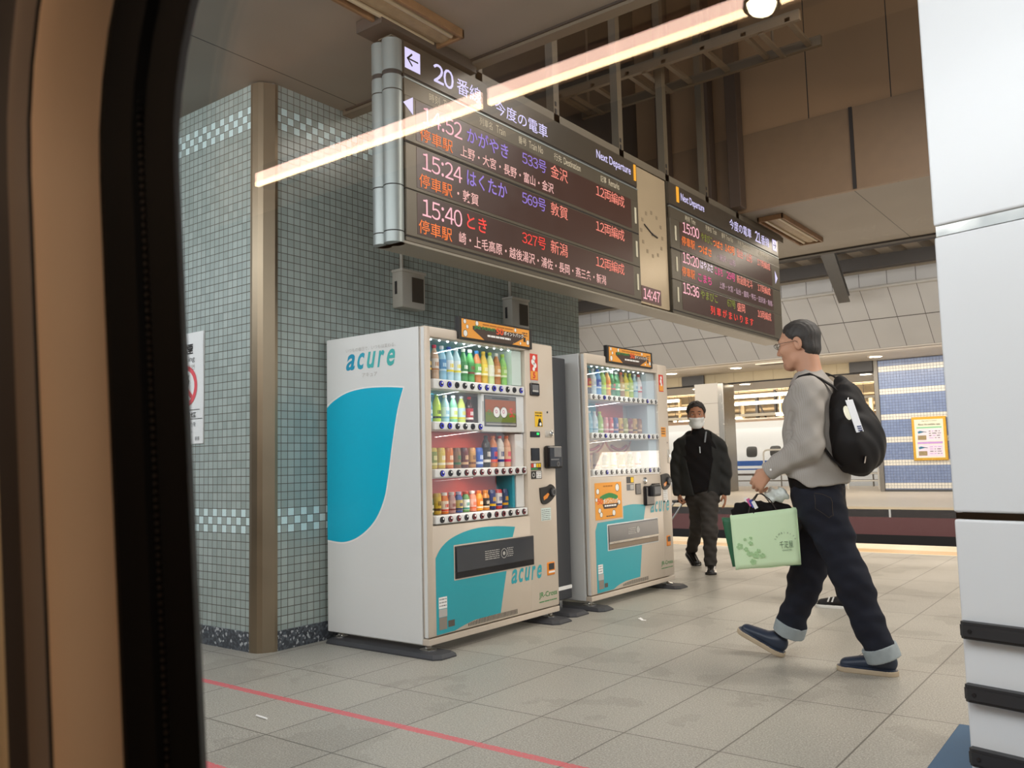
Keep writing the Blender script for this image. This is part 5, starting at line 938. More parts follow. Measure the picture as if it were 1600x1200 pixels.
# ---------- his backpack
bp = thing('backpack', (-1.2, 4.38, .95), 'plain black drawstring backpack with a white tag on the man in grey', 'backpack'); M_NYL = P('black_nylon', '#121214', .65, spec=.3, var=.15, nscale=12, bump=.2, bscale=40)
def bpk(P):
    d = ell(P, (-1.205, 4.38, 1.12), (.128, .185, .175)); d = smin(d, ell(P, (-1.24, 4.38, 1.28), (.085, .13, .14)), .06); d = smin(d, rc(P, (-1.25, 4.38, 1.36), (-1.262, 4.38, 1.415), .045, .03), .03)
    d = d+wav(P, (30, 24, 18, 0, .004), (-50, 44, 34, 1, .003), (10, 70, 60, 2, .002)); d = np.maximum(d, -1.318-P[:, 0]); return np.maximum(d, .955+.0-P[:, 2]-.012*np.sin(P[:, 1]*30))
sdf_obj('bag_body', bpk, (-1.36, 4.13, .92), (-1.05, 4.63, 1.47), .0065, [M_NYL], bp, None, 1)
def strap(pts, w, name='strap'):
    g = MB(); v = [V(*p) for p in pts]; vs = []
    for i, p in enumerate(v):
        t = (v[min(i+1, len(v)-1)]-v[max(0, i-1)]).normalized(); sd = V(0, 1, 0)-t*t.y; sd = sd.normalized(); up = t.cross(sd).normalized()*.004
        vs += [p-sd*w-up, p+sd*w-up, p+sd*w+up, p-sd*w+up]
    n = len(v); g.add(vs, [(i*4+j, i*4+(j+1) % 4, i*4+4+(j+1) % 4, i*4+4+j) for i in range(n-1) for j in range(4)]+[(3, 2, 1, 0), tuple((n-1)*4+j for j in range(4))], M_NYL); return g.build(name, bp)
strap([(-1.50, 4.27, 1.18), (-1.505, 4.268, 1.30), (-1.475, 4.265, 1.40), (-1.425, 4.262, 1.452), (-1.375, 4.262, 1.462), (-1.325, 4.272, 1.432), (-1.28, 4.29, 1.395), (-1.245, 4.315, 1.355)], .02)
strap([(-1.50, 4.49, 1.18), (-1.505, 4.492, 1.30), (-1.475, 4.494, 1.40), (-1.42, 4.496, 1.462), (-1.365, 4.498, 1.478), (-1.32, 4.49, 1.455), (-1.275, 4.47, 1.41), (-1.245, 4.445, 1.365)], .02)
strap([(-1.36, 4.20, 1.128), (-1.325, 4.205, 1.118), (-1.285, 4.235, 1.04), (-1.25, 4.265, 1.0)], .012, 'lower_strap')
g = MB(); c = V(-1.175, 4.245, 1.245); a = V(.045, -.012, -.155).normalized(); b = V(.55, .8, .12); b = (b-a*b.dot(a)).normalized(); n_ = a.cross(b)
g.obox(c+V(.008, -.012, -.005), a*.082, b*.021, n_*.0015, P('tag_white', '#e9ecf2', .5)); o = g.build('luggage_tag', bp)
g = MB(); c2 = c+V(.03, -.016, -.055)
for i in range(3): g.obox(c2+a*(.01*i)-n_*.003, a*.003, b*.012, n_*.0006, P('tag_blue', '#3a4a78', .5))
g.build('print', o)
g = MB(); g.prism([c+V(-.022, -.022, .01)+a*(.036*math.cos(t))+b*(.018*math.sin(t)) for t in [2*math.pi*i/14 for i in range(14)]], n_*.004, P('reflector_pale', '#fffbe6', .12, emit='#fff8dc', estr=.35)); g.tube([V(-1.2, 4.262, 1.33), c+V(-.02, -.016, .045)], .003, M_CHROME, 6); g.build('reflector_charm', bp)
g = MB(); g.obox(V(-1.135, 4.235, 1.03), V(.008, -.012, 0), V(.003, .002, .016), V(.0, .01, 0), M_BLK); g.build('zip_pull', bp)
# ---------- what he carries
HC = V(-1.632, 4.168, .872)
def sheet_bag(name, label, c4, dep, mats, th=.0015):
    r = thing(name, tuple((c4[0]+c4[1])/2+V(0, dep/2, 0)), label, 'bag'); bl, br, tr_, tl = c4; D = V(-.36, .93, 0)*dep; g = MB(); n = 8
    def face(p00, p10, p01, p11, bul, outward, mt):
        g.grid(lambda u, v: (p00*(1-u)+p10*u)*(1-v)+(p01*(1-u)+p11*u)*v+outward*(bul*math.sin(math.pi*u)*math.sin(math.pi*v)+.002*math.sin(9*u+4*v)), 14, 12, mt)
    face(bl, br, tl, tr_, .008, V(0, -1, 0), mats[0]); face(bl+D, br+D, tl+D, tr_+D, .006, V(0, 1, 0), mats[1])
    for a, b_, s in ((bl, tl, -1), (br, tr_, 1)):
        m0 = (a+a+D)/2; m1 = (b_+b_+D)/2+V(-s*.03, 0, 0); face(a, m0, b_, m1, 0, V(0, 0, 0), mats[1]); face(m0, a+D, m1, b_+D, 0, V(0, 0, 0), mats[1])
    face(bl, br, bl+D, br+D, 0, V(0, 0, 1), mats[1]); o = g.build('paper_body', r, True, angle=.6); s_ = o.modifiers.new('s', 'SOLIDIFY'); s_.thickness = th; return r
M_LG = P('pale_green_paper', '#d9f3c8', .55, var=.02); M_DG = P('dark_green_paper', '#2f6a4a', .5)
b4 = [V(-1.750, 4.11, .496), V(-1.464, 4.24, .523), V(-1.471, 4.24, .801), V(-1.767, 4.11, .764)]
bag = sheet_bag('paper_bag', 'pale green paper bag with a small round emblem, held by the man in grey', b4, .05, [M_LG, M_LG])
d4 = [V(-1.80, 4.19, .50), V(-1.50, 4.33, .505), V(-1.495, 4.33, .735), V(-1.848, 4.19, .745)]
bag2 = sheet_bag('paper_bag', 'dark green paper bag showing behind the pale green bag', d4, .05, [M_DG, M_DG])
BX_ = (b4[1]-b4[0]).normalized(); BU = V(0, 0, 1)-BX_*BX_.z; BU = BU.normalized(); BN = BX_.cross(V(0, 0, 1)).normalized(); ctr = b4[0].lerp(b4[1], .79)+V(0, 0, .105)+BN*.010
g = MB(); M_PRT = P('emblem_grey_green', '#5f7a5c', .6, var=0)
g.text('千疋屋', ctr-BX_*.032-BU*.018, BX_, BU, M_PRT, .064, .034)
for i, ch in enumerate('SEMBIKIYA'):
    t = math.radians(155-i*16.2); g.text(ch, ctr+BX_*(.048*math.cos(t)-.003)+BU*(.005+.048*math.sin(t)), (BX_*math.sin(t)-BU*math.cos(t)), (BX_*math.cos(t)+BU*math.sin(t)), M_PRT, None, .008)
g.text('SOHONTEN', ctr-BX_*.022-BU*.032, BX_, BU, M_PRT, .044, .007); g.build('emblem', bag)
g = MB(); M_FLO = P('floral_print', '#aad09a', .6, var=0); r_ = random.Random(11)
def bpnt(u, w, d): return b4[0].lerp(b4[1], u)+(b4[3]-b4[0])*w+BN*(d+.008*math.sin(math.pi*u)*math.sin(math.pi*w)+.002)
q_ = 0
for (u, w, R0) in ((.10, .42, .018), (.19, .36, .012), (.27, .46, .012), (.24, .28, .016), (.33, .24, .018), (.43, .22, .014), (.28, .12, .016), (.38, .32, .01), (.19, .54, .008), (.28, .56, .008)):
    for k in range(5): t = 2*math.pi*k/5+r_.random(); q_ += 1; g.disc(bpnt(u, w, .0012+q_*.00004)+BX_*(R0*.55*math.cos(t))+BU*(R0*.55*math.sin(t)), BN, R0*.42, M_FLO, 10)
g.build('floral_print', bag)
M_CORD = P('dark_cord', '#3a3330', .7)
def cord(a, b, par, s):
    g = MB(); a, b = Vector(a), Vector(b); h = HC+V(0, s, -.002); m1 = a.lerp(h, .5)+V(-.012, 0, .012); m2 = b.lerp(h, .5)+V(.012, 0, .012); g.tube([a, m1, h+V(-.012, 0, 0), h+V(.012, 0, 0), m2, b], .0028, M_CORD, 7); g.build('handle', par, True)
DD = V(-.36, .93, 0)*.05; ca_ = b4[3].lerp(b4[2], .28)-BN*.002; cb_ = b4[3].lerp(b4[2], .70)-BN*.002; cord(ca_, cb_, bag, 0); cord(ca_+DD, cb_+DD, bag, .012); cord(d4[3].lerp(d4[2], .35)-BN*.002, d4[3].lerp(d4[2], .72)-BN*.002, bag2, .018)
def cloth(P0):
    c_ = A([-1.63, 4.205, .775]); fx = A(BX_*1.0); fy = np.cross([0, 0, 1.], fx); fy /= np.linalg.norm(fy); fx = np.cross(fy, [0, 0, 1.]); P = c_+np.stack([(P0-c_)@fx, (P0-c_)@fy, P0[:, 2]-c_[2]], 1)
    d = ell(P, (-1.63, 4.205, .775), (.150, .021, .062)); d = smin(d, ell(P, (-1.72, 4.205, .77), (.06, .021, .055)), .03); d = d+wav(P, (60, 60, 40, 0, .003), (-90, 30, 70, 1, .003), (130, 20, 90, 0, .002)); d = np.maximum(d, P[:, 2]-.845-.02*np.sin(P[:, 0]*40)); return np.maximum(d, .70-P[:, 2])
gm = sdf_obj('folded_garment', cloth, (-1.83, 4.08, .67), (-1.43, 4.32, .88), .005, [P('black_cloth', '#141315', .85, spec=.2)], None, None, 1); tag(gm, 'black folded garment sticking out of the top of the pale green bag', 'garment')
g = MB(); lc = V(-1.672, 4.155, .835)
for i, mt in enumerate((M_WHT, P('tag_pink', '#d05a90', .5), P('tag_royal', '#3a4aa0', .5), M_WHT)): g.obox(lc+V(.014*i-.02, -.002*i, -.006*i), V(.008, 0, .004), V(-.009, 0, .018), V(0, .0012, 0), mt)
g.build('care_label', gm)
def plas(P): d = ell(P, (-1.56, 4.215, .865), (.06, .03, .035)); return d+wav(P, (120, 60, 90, 0, .006), (-70, 110, 140, 1, .005))
pb = sdf_obj('plastic_bag', plas, (-1.65, 4.15, .80), (-1.47, 4.28, .93), .005, [P('clear_white_plastic', '#dfe6e0', .25, var=.1)], None, None, 1); tag(pb, 'crumpled translucent white plastic bag under the hand of the man in grey', 'bag')
# ---------- man in the dark jacket
m2 = thing('person', (-3.5, 7.55, 0), 'person in a black jacket and white face mask walking behind the vending machines', 'person')
H2 = Frame((-3.515, 7.50, 1.455), (.42, -.90, -.12)); B2 = Frame((-3.52, 7.55, 1.0), (.36, -.93, 0)); M_JKT = P('black_jacket', '#191b1a', .7, spec=.3, var=.25, nscale=6); M_KNIT = P('black_knit', '#0e0e10', .9, spec=.15); M_TROU = P('grey_trousers', '#3a3734', .8, spec=.2, var=.2, nscale=20)
def S2(a, b, c): return B2.w(a, b, c-1.0)
SL2, EL2, WL2 = S2(0, .18, 1.175), S2(-.02, .218, .95), S2(.04, .215, .735); SR2, ER2, WR2 = S2(0, -.18, 1.175), S2(-.03, -.222, .95), S2(.02, -.21, .735)
LL2 = [A([-3.435, 7.53, .70]), A([-3.395, 7.42, .38]), A([-3.41, 7.44, .08])]; LR2 = [A([-3.60, 7.60, .70]), A([-3.615, 7.64, .40]), A([-3.83, 7.93, .15])]
def body2(P):
    d = head_sdf(H2.q(P), .98); d = smin(d, rc(P, H2.w(-.03, 0, -.06), S2(0, 0, 1.24), .054, .06), .02); d = smin(d, flat(P, S2(0, 0, .78), S2(0, 0, 1.13), .15, .17, .6, B2), .03); d = smin(d, rc(P, S2(0, .14, 1.19), S2(0, -.14, 1.19), .05, .05), .05)
    for s, e, w in ((SL2, EL2, WL2), (SR2, ER2, WR2)): d = smin(d, chain(P, [s, e, w], [.048, .04, .026]), .03)
    d = smin(d, hand_sdf(P, WR2, (.1, -.1, -1), tuple(B2.f), tuple(B2.l), ((.012, .004), (.02, .022), (-.014, .026), (-.02, -.006)), .95), .012); d = smin(d, hand_sdf(P, WL2, (.1, -.1, -1), tuple(B2.f), tuple(-B2.l), ((.03, .006), (.024, .012), (.016, .014)), .95), .012)
    for L in (LL2, LR2): d = smin(d, chain(P, L, [.075, .05, .038], .03), .04)
    return d
sdf_obj('body', body2, (-4.0, 7.2, .03), (-3.1, 8.1, 1.62), .0062, [M_SKIN2], m2, None, 1)
sdf_obj('hair', lambda P: hair_sdf(H2.q(P), .99, (.84, -.54), .012, 1.10, -.06)+.004*np.sin(P[:, 0]*150+P[:, 2]*60)*np.sin(P[:, 1]*130+P[:, 2]*110), H2.c-.16, H2.c+.16, .005, [M_HAIRB], m2, None, 1); eyes(H2, m2, .98)
def mask(P): q = H2.q(P)/.98; m = np.stack([q[:, 0], np.abs(q[:, 1]), q[:, 2]], 1); d = head_sdf(H2.q(P), .98)/.98-.006; d = smin(d, rc(m, (.085, 0, -.03), (.085, 0, -.075), .030, .03), .03); d = np.maximum(d, q[:, 2]+.012-.10*np.clip(.1-q[:, 0], 0, 1)*.4); d = np.maximum(d, -.118-q[:, 2]); return np.maximum(d, .022-q[:, 0])*.98
mk = sdf_obj('face_mask', mask, H2.c-.16, H2.c+.16, .0045, [P('mask_white', '#dcdcd8', .8, var=.02)], m2, None, 1)
g = MB()
for s in (1, -1): g.tube([Vector(H2.w(.022, s*.062, -.03)), Vector(H2.w(-.015, s*.082, -.03))], .0022, M_WHT, 5); g.tube([Vector(H2.w(.022, s*.064, -.085)), Vector(H2.w(-.02, s*.08, -.035))], .0022, M_WHT, 5)
g.build('ear_loop', mk)
def knit(P): d = flat(P, S2(.02, 0, .76), S2(.02, 0, 1.13), .168, .175, .66, B2); d = smin(d, rc(P, S2(.02, .08, 1.19), S2(.02, -.08, 1.19), .06, .06), .05); d = smin(d, rc(P, S2(.01, 0, 1.24), S2(.02, 0, 1.29), .072, .066), .02); return np.maximum(d, .73-P[:, 2])+wav(P, (40, 30, 50, 0, .003))
sdf_obj('sweater', knit, (-3.85, 7.25, .68), (-3.2, 7.85, 1.38), .008, [M_KNIT], m2, None, 1)
def jkt(P):
    q = B2.q(P); t = flat(P, S2(-.005, 0, .73), S2(-.005, 0, 1.12), .208, .195, .72, B2); t = smin(t, rc(P, S2(-.01, .12, 1.20), S2(-.01, -.12, 1.20), .072, .072), .06); t = smin(t, rc(P, S2(-.045, .07, 1.26), S2(-.045, -.07, 1.26), .06, .06), .03)
    for s, e, w in ((SL2, EL2, WL2), (SR2, ER2, WR2)): t = smin(t, chain(P, [s, e, w], [.068, .068, .056], .05)+wav(P, (60, 0, 55, 0, .004)), .025)
    t = t+wav(P, (25, 30, 30, 0, .004)); sl = np.where(np.abs(q[:, 1]) < .2, .69-P[:, 2], -1); t = np.maximum(t, sl); op = .055+.06*np.clip((q[:, 2]+.3)/.3, 0, 1); t = np.maximum(t, -np.maximum(np.abs(q[:, 1])-op, -q[:, 0])); t = np.maximum(t, -rc(P, S2(.04, 0, 1.26), S2(.12, 0, 1.42), .075, .10))
    wv = np.maximum(-((P-WL2)@A([0, 0, 1])), -((P-WR2)@A([0, 0, 1]))); t = np.maximum(t, .70-P[:, 2]); return t
sdf_obj('jacket', jkt, (-3.98, 7.15, .62), (-3.05, 7.95, 1.42), .008, [M_JKT], m2, None, 1)
g = MB(); g.tube([Vector(S2(.145, .012, 1.16)), Vector(S2(.15, .014, 1.10))], .005, M_CHROME, 6); g.tube([Vector(S2(.10, .075, 1.30)), Vector(S2(.135, .06, 1.2))], .008, P('hood_grey', '#7a7d80', .7), 6); g.build('zip', m2)
def trou(P): h = flat(P, (-3.52, 7.565, .72), (-3.52, 7.565, .80), .165, .16, .66, B2); a = chain(P, LL2, [.094, .066, .056], .05); b = chain(P, LR2, [.092, .066, .056], .05); d = smin(smin(a, b, .02), h, .05)+wav(P, (50, 40, 60, 0, .004), (0, 30, 120, 1, .002)); return np.maximum(d, .045-P[:, 2])
sdf_obj('trousers', trou, (-3.98, 7.25, .0), (-3.2, 8.1, .84), .008, [M_TROU], m2, None, 1)
M_SHB = P('black_leather', '#0e0d0d', .25); shoe(m2, (-3.435, 7.51, .0), (.36, -.93, .0), (0, 0, 1), .27, M_SHB, M_SHB, lace=False); shoe(m2, (-3.90, 7.99, .10), (.62, -.60, -.40), (.24, -.3, .92), .27, M_SHB, M_SHB, lace=False)
# ---------- trolley case he pulls
tc = thing('suitcase', (-4.3, 7.85, 0), 'small dark trolley suitcase pulled by the masked man, mostly behind the machine', 'suitcase')
g = MB(); dv = V(-.52, .22, -.55).normalized(); h0 = Vector(WR2)+V(.01, -.01, -.085); h1 = h0+dv*.5
for s in (-.045, .045): off = V(.7, .7, 0)*s; g.tube([h0+off, h1+off], .008, M_CHROME, 8)
g.tube([h0+V(-.05, -.05, 0), h0+V(.05, .05, 0)], .013, M_BLK, 8); g.build('pull_handle', tc)
g = MB(); sd = V(.4, .92, 0); g.obox(h1+dv*.17+V(-.05, .05, .03), dv*.17, sd*.15, dv.cross(sd).normalized()*.09, P('case_shell', '#26262b', .4)); o = g.build('shell', tc); bv = o.modifiers.new('b', 'BEVEL'); bv.width = .03; bv.segments = 3
for s in (-.1, .1): c = h1+dv*.36+V(-.05, .05, 0)+sd*s; c.z = .03; g = MB(); g.cyl(c-sd*.012, c+sd*.012, .03, M_BLK, 16); g.build('wheel', tc)
# ---------- person hidden behind the man in grey
p3 = thing('person', (-1.87, 6.15, 0), 'person in black sneakers with white soles, almost hidden behind the man in grey', 'person')
B3 = Frame((-1.91, 6.17, 1.0), (-1, 0, 0)); H3 = Frame((-1.93, 6.17, 1.365), (-1, 0, -.1)); LA = [A([-1.90, 6.10, .72]), A([-1.87, 6.11, .42]), A([-1.825, 6.125, .09])]; LB = [A([-1.90, 6.24, .72]), A([-1.86, 6.25, .42]), A([-1.77, 6.25, .09])]; M_DK = P('dark_clothes', '#1c1c20', .85)
def sl(s): return [A([-1.91, 6.17+s*.14, 1.13]), A([-1.93, 6.17+s*.165, .90]), A([-1.96, 6.17+s*.155, .70])]
def body3(P):
    d = head_sdf(H3.q(P), .93); d = smin(d, rc(P, H3.w(-.03, 0, -.06), (-1.90, 6.17, 1.18), .05, .055), .02); d = smin(d, flat(P, (-1.91, 6.17, .76), (-1.91, 6.17, 1.08), .13, .14, .6, B3), .03); d = smin(d, rc(P, (-1.91, 6.07, 1.13), (-1.91, 6.27, 1.13), .045, .045), .05)
    for s in (-1, 1): a, b, c = sl(s); d = smin(d, chain(P, [a, b, c], [.042, .036, .024]), .03); d = smin(d, hand_sdf(P, c, (-.1, 0, -1), (-1, 0, 0), (0, -s, 0), ((.028, .006), (.022, .012), (.016, .012)), .9), .012)
    for L in (LA, LB): d = smin(d, chain(P, L, [.07, .048, .036], .03), .04)
    return d
sdf_obj('body', body3, (-2.2, 5.85, .03), (-1.6, 6.5, 1.53), .008, [M_SKIN], p3, None, 1); sdf_obj('hair', lambda P: hair_sdf(H3.q(P), .95, (.84, -.54), .016, 1.04, -.12), H3.c-.15, H3.c+.15, .008, [M_HAIRB], p3, None, 1); eyes(H3, p3, .93)
def coat(P):
    t = flat(P, (-1.91, 6.17, .70), (-1.91, 6.17, 1.08), .135, .14, .62, B3); t = smin(t, rc(P, (-1.91, 6.07, 1.13), (-1.91, 6.27, 1.13), .06, .06), .05)
    for s in (-1, 1): t = smin(t, chain(P, sl(s), [.06, .055, .042], .04), .02)
    return t+wav(P, (40, 30, 50, 0, .003))
sdf_obj('coat', coat, (-2.15, 5.85, .5), (-1.6, 6.5, 1.3), .01, [M_DK], p3, None, 1)
def tr3(P): return np.maximum(smin(chain(P, LA, [.085, .065, .055], .05), chain(P, LB, [.085, .065, .055], .05), .03), .07-P[:, 2])
sdf_obj('trousers', tr3, (-2.1, 5.95, .03), (-1.65, 6.4, .85), .01, [M_DK], p3, None, 1)
M_SNK = P('sneaker_black', '#17171a', .6); M_SNS = P('sneaker_sole', '#e8e6e0', .5); s3 = shoe(p3, (-1.76, 6.125, 0), (-1, 0, 0), (0, 0, 1), .27, M_SNS, M_SNK); shoe(p3, (-1.70, 6.25, 0), (-1, 0, 0), (0, 0, 1), .27, M_SNS, M_SNK)
g = MB()
for a in (0, .028): g.prism([V(-1.905-a, 6.078, .045), V(-1.895-a, 6.078, .045), V(-1.882-a, 6.082, .08), V(-1.892-a, 6.082, .08)], (0, -.004, 0), M_WHT)
g.build('side_stripe', s3)
# ------------------------------------------------------------------ fittings on walls and ceilings
def junction(y, z, label):
    r = thing('meter_box', (WX+.04, y, z), label, 'wall box'); w, h, d = .115, .135, .10; M_BX = P('box_grey', '#b7b2a6', .45); Fj = Face(WX+d)
    g = MB(); g.box((WX, y-w, z-h), (WX+d, y+w, z+h), M_BX, .008); g.box((WX, y-w-.006, z+h-.02), (WX+d+.008, y+w+.006, z+h), M_BX, .004); g.build('case', r, True, angle=.5)
    g = MB(); Fj.box(g, y-.02, z-.09, y+.095, z+.085, -.01, .004, P('box_window', '#4a463f', .15)); g.build('window', r)
    g = MB(); g.box((WX+.03, y-w-.004, z-.04), (WX+.05, y-w+.002, z+.05), M_CHAR); g.build('handle', r)
    g = MB(); g.tube([(WX+.03, y-.05, z+h-.01), (WX+.03, y-.05, 3.41)], .012, M_BX, 10); g.build('conduit', r)
junction(4.27, 2.28, 'pale grey wall box with a dark window and conduit above the nearer machine'); junction(5.52, 2.26, 'pale grey wall box half hidden by the orange sign of the nearer machine')
M_RUST = P('rusty_enamel', '#7d5a36', .6, var=.45, nscale=16, bump=.3); M_RUSTL = P('rust_stained_enamel', '#9a8565', .55, var=.35, nscale=22)
def fixture(x0, x1, y0, y1, label):
    r = thing('ceiling_lamp', ((x0+x1)/2, (y0+y1)/2, ZC), label, 'lamp'); z = ZC; g = MB()
    for a, b in (((x0, y0, z-.05), (x0+.02, y1, z)), ((x1-.02, y0, z-.05), (x1, y1, z)), ((x0, y0, z-.05), (x1, y0+.02, z)), ((x0, y1-.02, z-.05), (x1, y1, z))): g.box(a, b, M_RUST, .004)
    g.build('frame', r)
    g = MB(); xm = (x0+x1)/2; g.prism([(x0+.02, y0+.02, z-.004), (xm-.02, y0+.02, z-.035), (xm+.02, y0+.02, z-.035), (x1-.02, y0+.02, z-.004)], (0, y1-y0-.04, 0), M_RUSTL); g.build('reflector', r)
    for xx in (x0+.06, x1-.06): g = MB(); g.cyl((xx, y0+.04, z-.03), (xx, y1-.04, z-.03), .014, P('unlit_tube', '#b7a88c', .4), 10); g.build('tube', r)
fixture(-3.13, -2.87, 2.1, 3.42, 'rusty open ceiling lamp above the near end of the departure board'); fixture(-3.05, -2.79, 8.1, 9.35, 'rusty ceiling lamp past the far end of the departure board')
g = MB(); M_TR = P('cable_tray_tan', '#5c4d3a', .55)
for xx in (0, 1): g.box((-4.12, 6.1+xx*.5, 4.26), (-1.9, 6.14+xx*.5, 4.34), M_TR)
for i in range(7): g.box((-4.05+i*.34, 6.1, 4.27), (-4.01+i*.34, 6.64, 4.30), M_TR)
ct = tag(g.build('cable_tray'), 'tan ladder-shaped cable tray high in the dark ceiling opening', 'cable tray')
for xx in (-3.9, -3.2, -2.2): g = MB(); g.cyl((xx, 6.37, 4.25), (xx, 6.37, 6.2), .012, M_TR, 6); g.box((xx-.02, 6.12, 4.245), (xx+.02, 6.62, 4.262), M_TR); g.build('hanger_rod', ct)
# no-smoking notice on the tiled wall
FW = WY-.004
def wp(a, b, d=0): return V(a, FW-d, b)
np_ = thing('poster', (-5.0, WY, 1.58), 'white no-smoking notice with a red ring taped to the tiled wall', 'poster')
M_PAP = P('poster_white', '#eef0ee', .35, var=.02)
g = MB(); ny, nz = 9, 13
def curl(u, v): x = -5.245+u*.46; z = 1.225+v*.715; return V(x, FW-.004-.012*(max(0, u-.93)/.07)*max(0, .3-abs(v-.86)), z)
g.grid(curl, 24, 13, M_PAP); g.prism([wp(-5.245, 1.225, -.003), wp(-4.785, 1.225, -.003), wp(-4.785, 1.94, -.003), wp(-5.245, 1.94, -.003)], (0, -.004, 0), M_PAP); g.build('sheet', np_)
g = MB(); R = (1, 0, 0); U = (0, 0, 1)
def wdisc(cx, cz, r, mt, r2=None, d=.007): g.disc(wp(cx, cz, d), (0, -1, 0), r, mt, 40, r2)
wdisc(-4.985, 1.595, .135, P('notice_red', '#e8545c', .4, var=0), .105); g.poly([wp(-5.07, 1.655, .0072), wp(-5.05, 1.675, .0072), wp(-4.9, 1.535, .0072), wp(-4.92, 1.515, .0072)], P('notice_red', '#e8545c'))
g.text('禁煙', wp(-5.09, 1.80, .007), R, U, M_INK, .19, .07, bold=.02); g.text('No smoking', wp(-5.2, 1.745, .007), R, U, M_MID, .32, .042); g.text('禁止吸烟 금연', wp(-5.2, 1.70, .007), R, U, M_LGREY, .32, .034)
g.text('全面禁煙', wp(-5.1, 1.392, .007), R, U, M_INK, .24, .035, bold=.01); g.box(wp(-5.22, 1.44, .0068), wp(-4.82, 1.443, .0074), M_INK); g.box(wp(-5.245, 1.382, .0068), wp(-4.79, 1.385, .0074), M_INK)
g.text('ご理解とご協力を', wp(-5.16, 1.335, .007), R, U, M_MID, .3, .03); g.text('お願いします。', wp(-5.16, 1.295, .007), R, U, M_MID, .26, .03); g.text('駅長', wp(-4.87, 1.245, .007), R, U, M_MID, .05, .024)
g.poly([wp(-5.05, 1.6, .0073), wp(-4.96, 1.6, .0073), wp(-4.96, 1.585, .0073), wp(-5.05, 1.585, .0073)], M_INK); g.tube([wp(-4.95, 1.6, .0085), wp(-4.94, 1.63, .0085), wp(-4.955, 1.645, .0085), wp(-4.94, 1.665, .0085)], .003, M_INK, 5); g.build('print', np_)
# litter
g = MB(); g.tube([(-3.18, 2.31, .005), (-3.10, 2.305, .005)], .0045, M_WHT, 8); tag(g.build('paper_scrap'), 'tiny white paper stick lying on the paving by the red line', 'litter')
g = MB(); g.grid(lambda u, v: V(-2.845+.05*u, 5.05+.03*v, .004+.012*math.sin(3*u+2)*math.sin(4*v+1)**2), 7, 6, M_WHT); tag(g.build('paper_scrap'), 'small crumpled pale scrap on the paving in front of the machines', 'litter')
# ------------------------------------------------------------------ clad column and floor mat at the right
cl = thing('column', (-.1, 3.4, 0), 'white panelled column with black rubber rails at the right edge', 'column')
M_CLAD = P('white_cladding', '#e2e4e5', .25, var=.03, nscale=2); ca = math.radians(-14); cu = V(math.cos(ca), math.sin(ca), 0); cw = V(-math.sin(ca), math.cos(ca), 0); c0 = V(-.547, 3.01, 0)
def cp(a, b, z): return c0+cu*a+cw*b+V(0, 0, z)
def cbox(mb, a0, b0, z0, a1, b1, z1, mat): mb.obox(cp((a0+a1)/2, (b0+b1)/2, (z0+z1)/2), cu*((a1-a0)/2), cw*((b1-b0)/2), V(0, 0, (z1-z0)/2), mat)
g = MB(); cbox(g, .02, .02, 0, .88, .78, ZC, P('column_core', '#8d8d8c', .4, .5)); g.build('core', cl)
for za, zb in ((.01, .846), (.868, 1.755), (1.792, 2.75), (2.772, ZC-.002)):
    g = MB(); cbox(g, 0, 0, za, .9, .8, zb, M_CLAD); o = g.build('panel', cl); bv = o.modifiers.new('b', 'BEVEL'); bv.width = .008; bv.segments = 3
g = MB(); cbox(g, .006, .006, 1.757, .894, .794, 1.79, P('mirror_strip', '#e6e2d8', .08, 1)); cbox(g, .006, .006, .847, .894, .794, .867, P('mirror_strip', '#e6e2d8', .08, 1)); g.build('joint_strip', cl)
for zc in (.508, .318, .128):
    g = MB(); q = [(.008, 0), (.008, -.022), (.02, -.03), (.89, -.03), (.89, 0)]
    for z0, z1, e in ((zc-.026, zc+.026, 0), (zc-.017, zc+.017, .006)): g.prism([cp(a, b-(e if b < -.01 else 0), z0) for a, b in q], (0, 0, z1-z0), P('black_rail', '#2a2a2c', .5))
    c = cp(.04, -.036, zc); g.lathe([(.006, 0), (.006, .003), (0, .003)], c, M_BLK, 10, -cw); g.build('rubber_rail', cl)
g = MB(); g.box((-.71, 2.2, 0), (.6, 3.73, .012), P('blue_mat', '#4a6580', .8, bump=.4, bscale=200), .004); tag(g.build('floor_mat'), 'slate blue floor mat at the foot of the white column', 'mat')
# ------------------------------------------------------------------ things across the tracks
M_DL = EM('downlight_lens', '#fff4dc', 18)
def downlight(x, y, z, label):
    r = thing('downlight', (x, y, z), label, 'lamp', 'downlights under the far soffit'); MB().disc((x, y, z-.012), (0, 0, 1), .16, M_DL, 24).build('lens', r)
    g = MB(); g.lathe([(.165, -.015), (.215, -.015), (.22, 0)], (x, y, z), M_SOFF, 24, (0, 0, 1), False); g.build('ring', r, True)
for x, y, z, l in ((-5.95, 23.9, 3.634, 'round downlight in the soffit above the blue tiled wall'), (-9.75, 23.62, 3.634, 'round downlight in the far soffit, between the vending machine and the man in grey'), (-11.8, 23.58, 3.634, 'round downlight in the far soffit just right of the farther vending machine'), (-10.3, 25.6, 3.318, 'round downlight in the lower soffit, left of the man in grey'), (-6.62, 25.4, 3.318, 'round downlight in the lower soffit, above the backpack'), (-12.1, 26.0, 3.318, 'round downlight in the lower soffit, above the masked man')): downlight(x, y, z, l)
g = MB(); g.box((-8.9, 23.1, 3.6), (-7.9, 23.4, 3.634), P('vent_tan', '#7d705e', .6)); g.box((-8.95, 23.05, 3.61), (-7.85, 23.45, 3.634), P('vent_frame', '#d6cbb8', .5)); tag(g.build('air_vent'), 'long tan air vent in the far soffit, beside the head of the man in grey', 'vent')
M_SIGNB = P('dark_sign', '#2c2620', .4)
